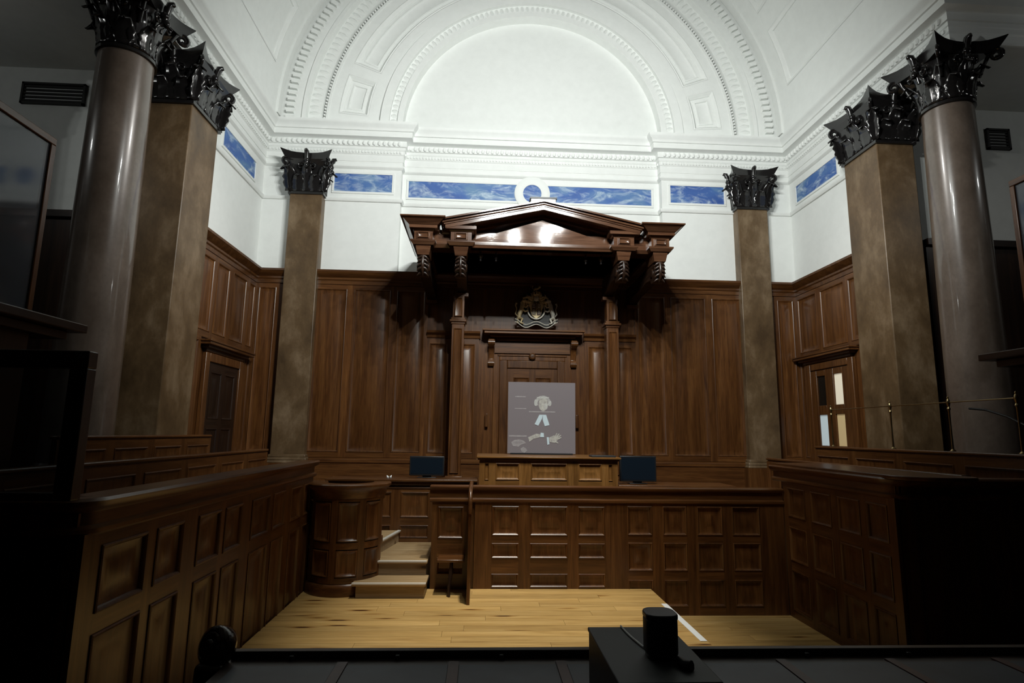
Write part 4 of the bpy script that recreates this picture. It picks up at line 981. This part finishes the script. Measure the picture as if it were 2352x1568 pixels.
def curved_panel(a0, a1, z0, z1):
    mb = MB(); n = 6; R0 = 0.39
    prof = [(0.0, 0.022), (0.012, 0.026), (0.03, 0.012), (0.045, 0.006)]
    vs = []; fs = []
    rings = []
    for i, d in prof:
        ring = []
        for k in range(n+1): a = a0+i/R0+(a1-a0-2*i/R0)*k/n; ring.append(((R0+d)*cos(a)+wx, (R0+d)*sin(a)+wy, z0+i))
        for k in range(n, -1, -1): a = a0+i/R0+(a1-a0-2*i/R0)*k/n; ring.append(((R0+d)*cos(a)+wx, (R0+d)*sin(a)+wy, z1-i))
        rings.append(ring)
    m = len(rings[0])
    for r_ in rings: vs += r_
    for r_ in range(len(rings)-1): fs += [(r_*m+j, r_*m+(j+1) % m, r_*m+m+(j+1) % m, r_*m+m+j) for j in range(m)]
    o_ = (len(rings)-1)*m
    for k in range(n): fs.append((o_+k, o_+k+1, o_+m-2-k, o_+m-1-k))
    return mb.add(vs, fs)
angs = [radians(x) for x in (183, 219, 262, 305, 345)]
for i in range(len(angs)-1):
    for z0, z1 in ((0.20, 0.47), (0.56, 0.97)): part('panel', curved_panel(angs[i]+0.10, angs[i+1]-0.10, z0, z1), 'wood_z', wbx)
for a in angs: part('stile', MB().lathe([(0.388, 0.13), (0.408, 0.13), (0.408, 1.02), (0.388, 1.02)], (wx, wy, 0), 3, a-0.09, a+0.09), 'wood_z', wbx)
for z0, z1 in ((0.13, 0.19), (0.48, 0.55), (0.98, 1.03)): part('rail', MB().lathe([(0.388, z0), (0.406, z0), (0.406, z1), (0.388, z1)], (wx, wy, 0), 30, A0, A1), 'wood_x', wbx)

# ---------------------------------------------------------------- jury boxes either side
RAIL = [(-0.05, 1.22), (0.025, 1.22), (0.045, 1.235), (0.045, 1.255), (0.015, 1.27), (0.015, 1.33), (0.05, 1.35), (0.07, 1.37), (0.075, 1.39), (0.06, 1.405), (-0.14, 1.405), (-0.14, 1.37), (-0.05, 1.36)]
def arc(cx, cy, r, a0, a1, n=8): return [(cx+r*cos(radians(a0+(a1-a0)*k/n)), cy+r*sin(radians(a0+(a1-a0)*k/n))) for k in range(n+1)]
jl = thing('jury_box', (-3.6, 4.9, -0.3), 'long dark panelled jury box with moulded rail, left of the court floor', 'jury box', 'panelled boxes beside the court floor')
part('core', MB().box(-2.95, -2.89, 3.06, 6.86, -0.3, 1.33).box(-4.6, -2.9, 3.0, 3.06, -0.3, 1.33), 'wood_z', jl)
panelling(jl, Face((-2.89, 0), (0, 1), (1, 0)), 3.0, 6.86, -0.3, 1.23, [(3.14, 3.55), (3.65, 3.96), (4.16, 4.50), (4.58, 4.89), (5.09, 5.50), (5.60, 5.92), (6.10, 6.44), (6.53, 6.80)], [(-0.15, 0.73), (0.83, 1.16)], t=0.03)
part('rail', MB().sweep([(-2.88, 6.90), (-2.88, 3.10)] + arc(-2.98, 3.10, 0.10, 0, -90)[1:] + [(-4.6, 3.0)], RAIL), 'wood_y', jl)
panelling(jl, Face((0, 3.0), (1, 0), (0, -1)), -4.6, -2.95, -0.3, 1.23, [(-3.6, -3.1), (-4.4, -3.75)][::-1], [(-0.15, 0.73), (0.83, 1.16)], t=0.02, fam='ebony')  # near side in blacker wood, its lack of light put into the colour
jr = thing('jury_box', (3.6, 5.9, -0.3), 'dark panelled jury box with rounded rail corner, right of the court floor', 'jury box', 'panelled boxes beside the court floor')
part('core', MB().box(2.70, 2.76, 5.0, 6.95, -0.3, 1.33).box(2.72, 4.75, 4.98, 5.04, -0.3, 1.33), 'wood_z', jr)
panelling(jr, Face((2.70, 0), (0, 1), (-1, 0)), 4.98, 6.86, -0.3, 1.23, [(5.08, 5.36), (5.46, 5.80), (5.92, 6.28), (6.40, 6.76)], [(-0.2, 0.24), (0.34, 0.72), (0.83, 1.16)], t=0.03)
part('rail', MB().sweep([(4.75, 4.98), (2.80, 4.98)] + arc(2.80, 5.10, 0.12, 270, 180)[1:] + [(2.68, 7.06)], RAIL), 'wood_y', jr)
# rounded desk top inside the right box
part('desk_top', MB().prism([(2.66, 7.1), (2.62, 5.2)] + arc(2.96, 5.02, 0.34, 180, 270)[1:] + arc(3.12, 4.86, 0.18, 270, 405)[1:] + [(3.3, 7.1)], 1.395, 1.43, 'z'), 'wood_y', jr, bevel=0.008)

def bench_row(x, y0, y1, z, s, label):
    """panelled bench back standing inside a jury box; s = side it faces"""
    t = thing('jury_bench', (x, (y0+y1)/2, 0.2), label, 'bench', 'rows of benches in the jury boxes')
    part('board', MB().box(x-0.02, x+0.02, y0, y1, -0.3, z-0.03), 'wood_z', t)
    n = max(2, int((y1-y0)/0.75)); w_ = (y1-y0)/n
    panelling(t, Face((x+s*0.02, 0), (0, 1), (s, 0)), y0, y1, 0.2, z-0.05, [(y0+w_*k+0.09, y0+w_*(k+1)-0.06) for k in range(n)], [(0.3, z-0.14)], t=0.015)
    part('cap', MB().box(x-0.05, x+0.05, y0, y1, z-0.035, z), 'wood_y', t, bevel=0.012)
    part('seat', MB().box(*sorted((x+s*0.02, x+s*0.42)), y0, y1, z-0.75, z-0.71), 'wood_y', t, bevel=0.01)
    return t
bench_row(-4.30, 4.2, 9.30, 1.45, 1, 'long dark bench back in the left jury box, lower row')
bench_row(-5.0, 5.75, 8.9, 1.66, 1, 'long dark bench back in the left jury box, upper row by the piers')
bench_row(3.55, 5.2, 8.9, 1.42, -1, 'long dark bench back in the right jury box, lower row')
bench_row(4.22, 5.1, 8.7, 1.615, -1, 'long dark bench back in the right jury box, under the brass rail')

# brass rail along the upper right row
br_ = thing('brass_rail', (4.22, 6.9, 1.615), 'thin brass guard rail on slender posts, right side benches', 'rail')
ys = [8.28, 7.04, 6.12, 5.30]
for y in ys:
    p = part('post', MB().lathe([(0.03, 1.616), (0.03, 1.622), (0.012, 1.64), (0.009, 1.9), (0.011, 2.06), (0.02, 2.08), (0.011, 2.10), (0.018, 2.13), (0.022, 2.15), (0.018, 2.17), (0.008, 2.19), (0.011, 2.205), (0, 2.22)], (4.22, y, 0), 12), 'brass', br_)
for i in range(len(ys)-1): part('bar', MB().tube([(4.22, ys[i], 2.15), (4.22, ys[i+1], 2.15)], 0.007, 8), 'brass', br_)
tag(mesh_obj('cable', MB().tube([(4.35, 6.0, 2.08), (4.4, 5.85, 2.06), (4.4, 5.6, 1.98), (4.4, 5.4, 1.88), (4.4, 5.25, 1.85)], 0.012, 8), 'black_plastic'), 'dark sagging cable beside the brass rail', 'cable')

# ---------------------------------------------------------------- glazed guard frame on the near end of the left box
gf = thing('glass_guard', (-3.4, 2.95, 1.405), 'dark wooden framed glass guard on the near end of the left jury box', 'screen')
yg = 2.90
part('top_rail', MB().box(-4.7, -2.86, yg-0.035, yg+0.035, 2.03, 2.115), 'ebony_x', gf, bevel=0.006)
part('post', MB().box(-2.945, -2.86, yg-0.035, yg+0.035, 1.405, 2.03), 'ebony_z', gf, bevel=0.006)
part('post', MB().box(-4.7, -4.62, yg-0.035, yg+0.035, 1.405, 2.03), 'ebony_z', gf)
part('bottom_rail', MB().box(-4.62, -2.945, yg-0.03, yg+0.03, 1.405, 1.44), 'ebony_x', gf)
part('pane', MB().box(-4.62, -2.945, yg-0.004, yg+0.004, 1.44, 2.03), 'clear_pane', gf)

# ---------------------------------------------------------------- glazed galleries on the side walls
def gallery(s, x, y0, y1, z0, z1, label):
    t = thing('glazed_gallery', (x, (y0+y1)/2, -0.3), label, 'gallery', 'glazed galleries in the aisles')
    xx = lambda a, b: sorted((x+s*a, x+s*b))
    part('dado', MB().box(*xx(0.0, 0.3), y0, y1, -0.3, z0-0.05), 'ebony_z', t)
    part('sill', MB().box(*xx(-0.22, 0.32), y0, y1+0.42, z0-0.12, z0-0.04), 'ebony_y', t, bevel=0.01)
    part('sill_moulding', MB().box(*xx(-0.12, 0.3), y0, y1+0.3, z0-0.2, z0-0.12), 'ebony_y', t, bevel=0.01)
    part('top_rail', MB().box(*xx(0, 0.06), y0, y1, z1-0.07, z1), 'wood_y', t, bevel=0.008)
    part('end_post', MB().box(*xx(0, 0.06), y1-0.06, y1, z0-0.04, z1-0.07), 'wood_z', t, bevel=0.008)
    part('pane', MB().box(*xx(0.02, 0.03), y0, y1-0.06, z0-0.04, z1-0.07), 'gallery_pane', t)
    part('mullion', MB().box(*xx(0, 0.06), 3.3, 3.36, z0-0.04, z1-0.07), 'wood_z', t)
    part('back', MB().box(*xx(0.9, 0.95), y0, y1, z0-0.1, z1), 'shaded_plaster', t)
    return t
gallery(-1, -5.0, 1.5, 5.27, 2.76, 4.42, 'glazed gallery front with brown frame, far left beside the column')
gallery(1, 5.0, 1.5, 5.87, 2.76, 4.66, 'glazed gallery front with brown frame, far right beside the column')

# ---------------------------------------------------------------- foreground desk
de = thing('desk', (0.5, 1.6, -0.3), 'dark wooden desk with blue-black leather panels in the foreground', 'desk')
part('top', MB().box(-1.84, 4.2, 0.95, 2.29, 0.885, 0.925), 'desk_wood', de)
part('far_ledge', MB().box(-1.84, 4.2, 2.28, 2.312, 0.885, 0.953), 'ebony_x', de, bevel=0.003)
part('front', MB().box(-1.84, 4.2, 2.25, 2.28, -0.3, 0.885), 'ebony_x', de)
xe = [-1.82, -1.43, -1.033, -0.645, -0.23, 0.18, 0.60, 1.02, 1.44, 1.86, 2.28]
for i in range(len(xe)-1): part('leather_panel', MB().box(xe[i]+0.02, xe[i+1]-0.02, 1.0, 2.215, 0.9245, 0.928), 'leather', de, bevel=0.001)
for i in range(1, len(xe)-1): part('divider', MB().box(xe[i]-0.018, xe[i]+0.018, 1.0, 2.24, 0.9245, 0.931), 'red_wood', de)
for x in (-1.62, -1.24, -0.86, -0.48, 0.30, 0.70): part('clip', MB().box(x-0.008, x+0.008, 2.262, 2.28, 0.925, 0.942), 'black_plastic', de, bevel=0.003)
# scroll topped end post of the desk
es = thing('scroll_post', (-1.93, 2.3, -0.3), 'dark polished wooden scroll-topped post at the left end of the desk', 'post')
sm_ = Matrix.Translation((-1.885, 2.27, 0.975)) @ Matrix.Scale(0.70, 4) @ Matrix.Rotation(radians(-28), 4, 'Z') @ Matrix.Rotation(radians(-18), 4, 'X')
part('scroll', MB().lathe([(0, -0.075), (0.02, -0.072), (0.032, -0.06), (0.034, -0.05), (0.045, -0.058), (0.062, -0.056), (0.068, -0.044), (0.074, -0.05), (0.092, -0.04), (0.098, -0.02), (0.098, 0.02), (0.09, 0.04), (0.06, 0.05), (0, 0.05)], (0, 0, 0), 36, axis='y').xf(sm_), 'ebony_gloss', es, sharp=60)
part('neck', MB().prism([(2.18, -0.3), (2.36, -0.3), (2.345, 0.6), (2.32, 0.93), (2.21, 0.93), (2.19, 0.6)], -1.94, -1.845, 'x'), 'ebony_z', es, bevel=0.015)

# ---------------------------------------------------------------- black case with loudspeaker
bx = thing('black_case', (-0.475, 1.70, 0.931), 'black box standing on the foreground desk under the loudspeaker', 'case')
part('body', MB().box(-0.602, -0.345, 1.50, 1.905, 0.932, 1.142), 'black_case', bx, bevel=0.004)
part('lid', MB().box(-0.605, -0.342, 1.497, 1.908, 1.138, 1.15), 'black_case', bx, bevel=0.003)
lsx, lsy = -0.447, 1.665
ls = thing('loudspeaker', (lsx, lsy, 1.15), 'small black rounded loudspeaker on top of the black box', 'speaker')
def rrect(hx, hy, r, n=6):
    pts = []
    for cx, cy, a0 in ((hx-r, hy-r, 0), (-hx+r, hy-r, 90), (-hx+r, -hy+r, 180), (hx-r, -hy+r, 270)):
        pts += [(lsx+cx+r*cos(radians(a0+90*k/n)), lsy+cy+r*sin(radians(a0+90*k/n))) for k in range(n+1)]
    return pts
part('base', MB().prism(rrect(0.039, 0.039, 0.028), 1.15, 1.162, 'z'), 'black_plastic', ls)
part('grille', MB().prism(rrect(0.0435, 0.0435, 0.031), 1.162, 1.25, 'z'), 'black_case', ls, bevel=0.003)
part('top', MB().prism(rrect(0.0445, 0.0445, 0.031), 1.25, 1.266, 'z'), 'black_plastic', ls, bevel=0.004)
part('plug', MB().tube([(lsx+0.03, lsy-0.05, 1.16), (lsx+0.035, lsy-0.085, 1.158), (lsx+0.05, lsy-0.10, 1.162)], [0.010, 0.013, 0.014], 8), 'black_plastic', ls, sharp=60)
tag(mesh_obj('white_cable', MB().tube([(-0.50, 1.905, 1.1535), (-0.497, 1.85, 1.154), (-0.492, 1.80, 1.154), (-0.48, 1.73, 1.154), (-0.47, 1.70, 1.158)], 0.0028, 6), 'white_tape'), 'thin white cable running behind the loudspeaker across the black box', 'cable')
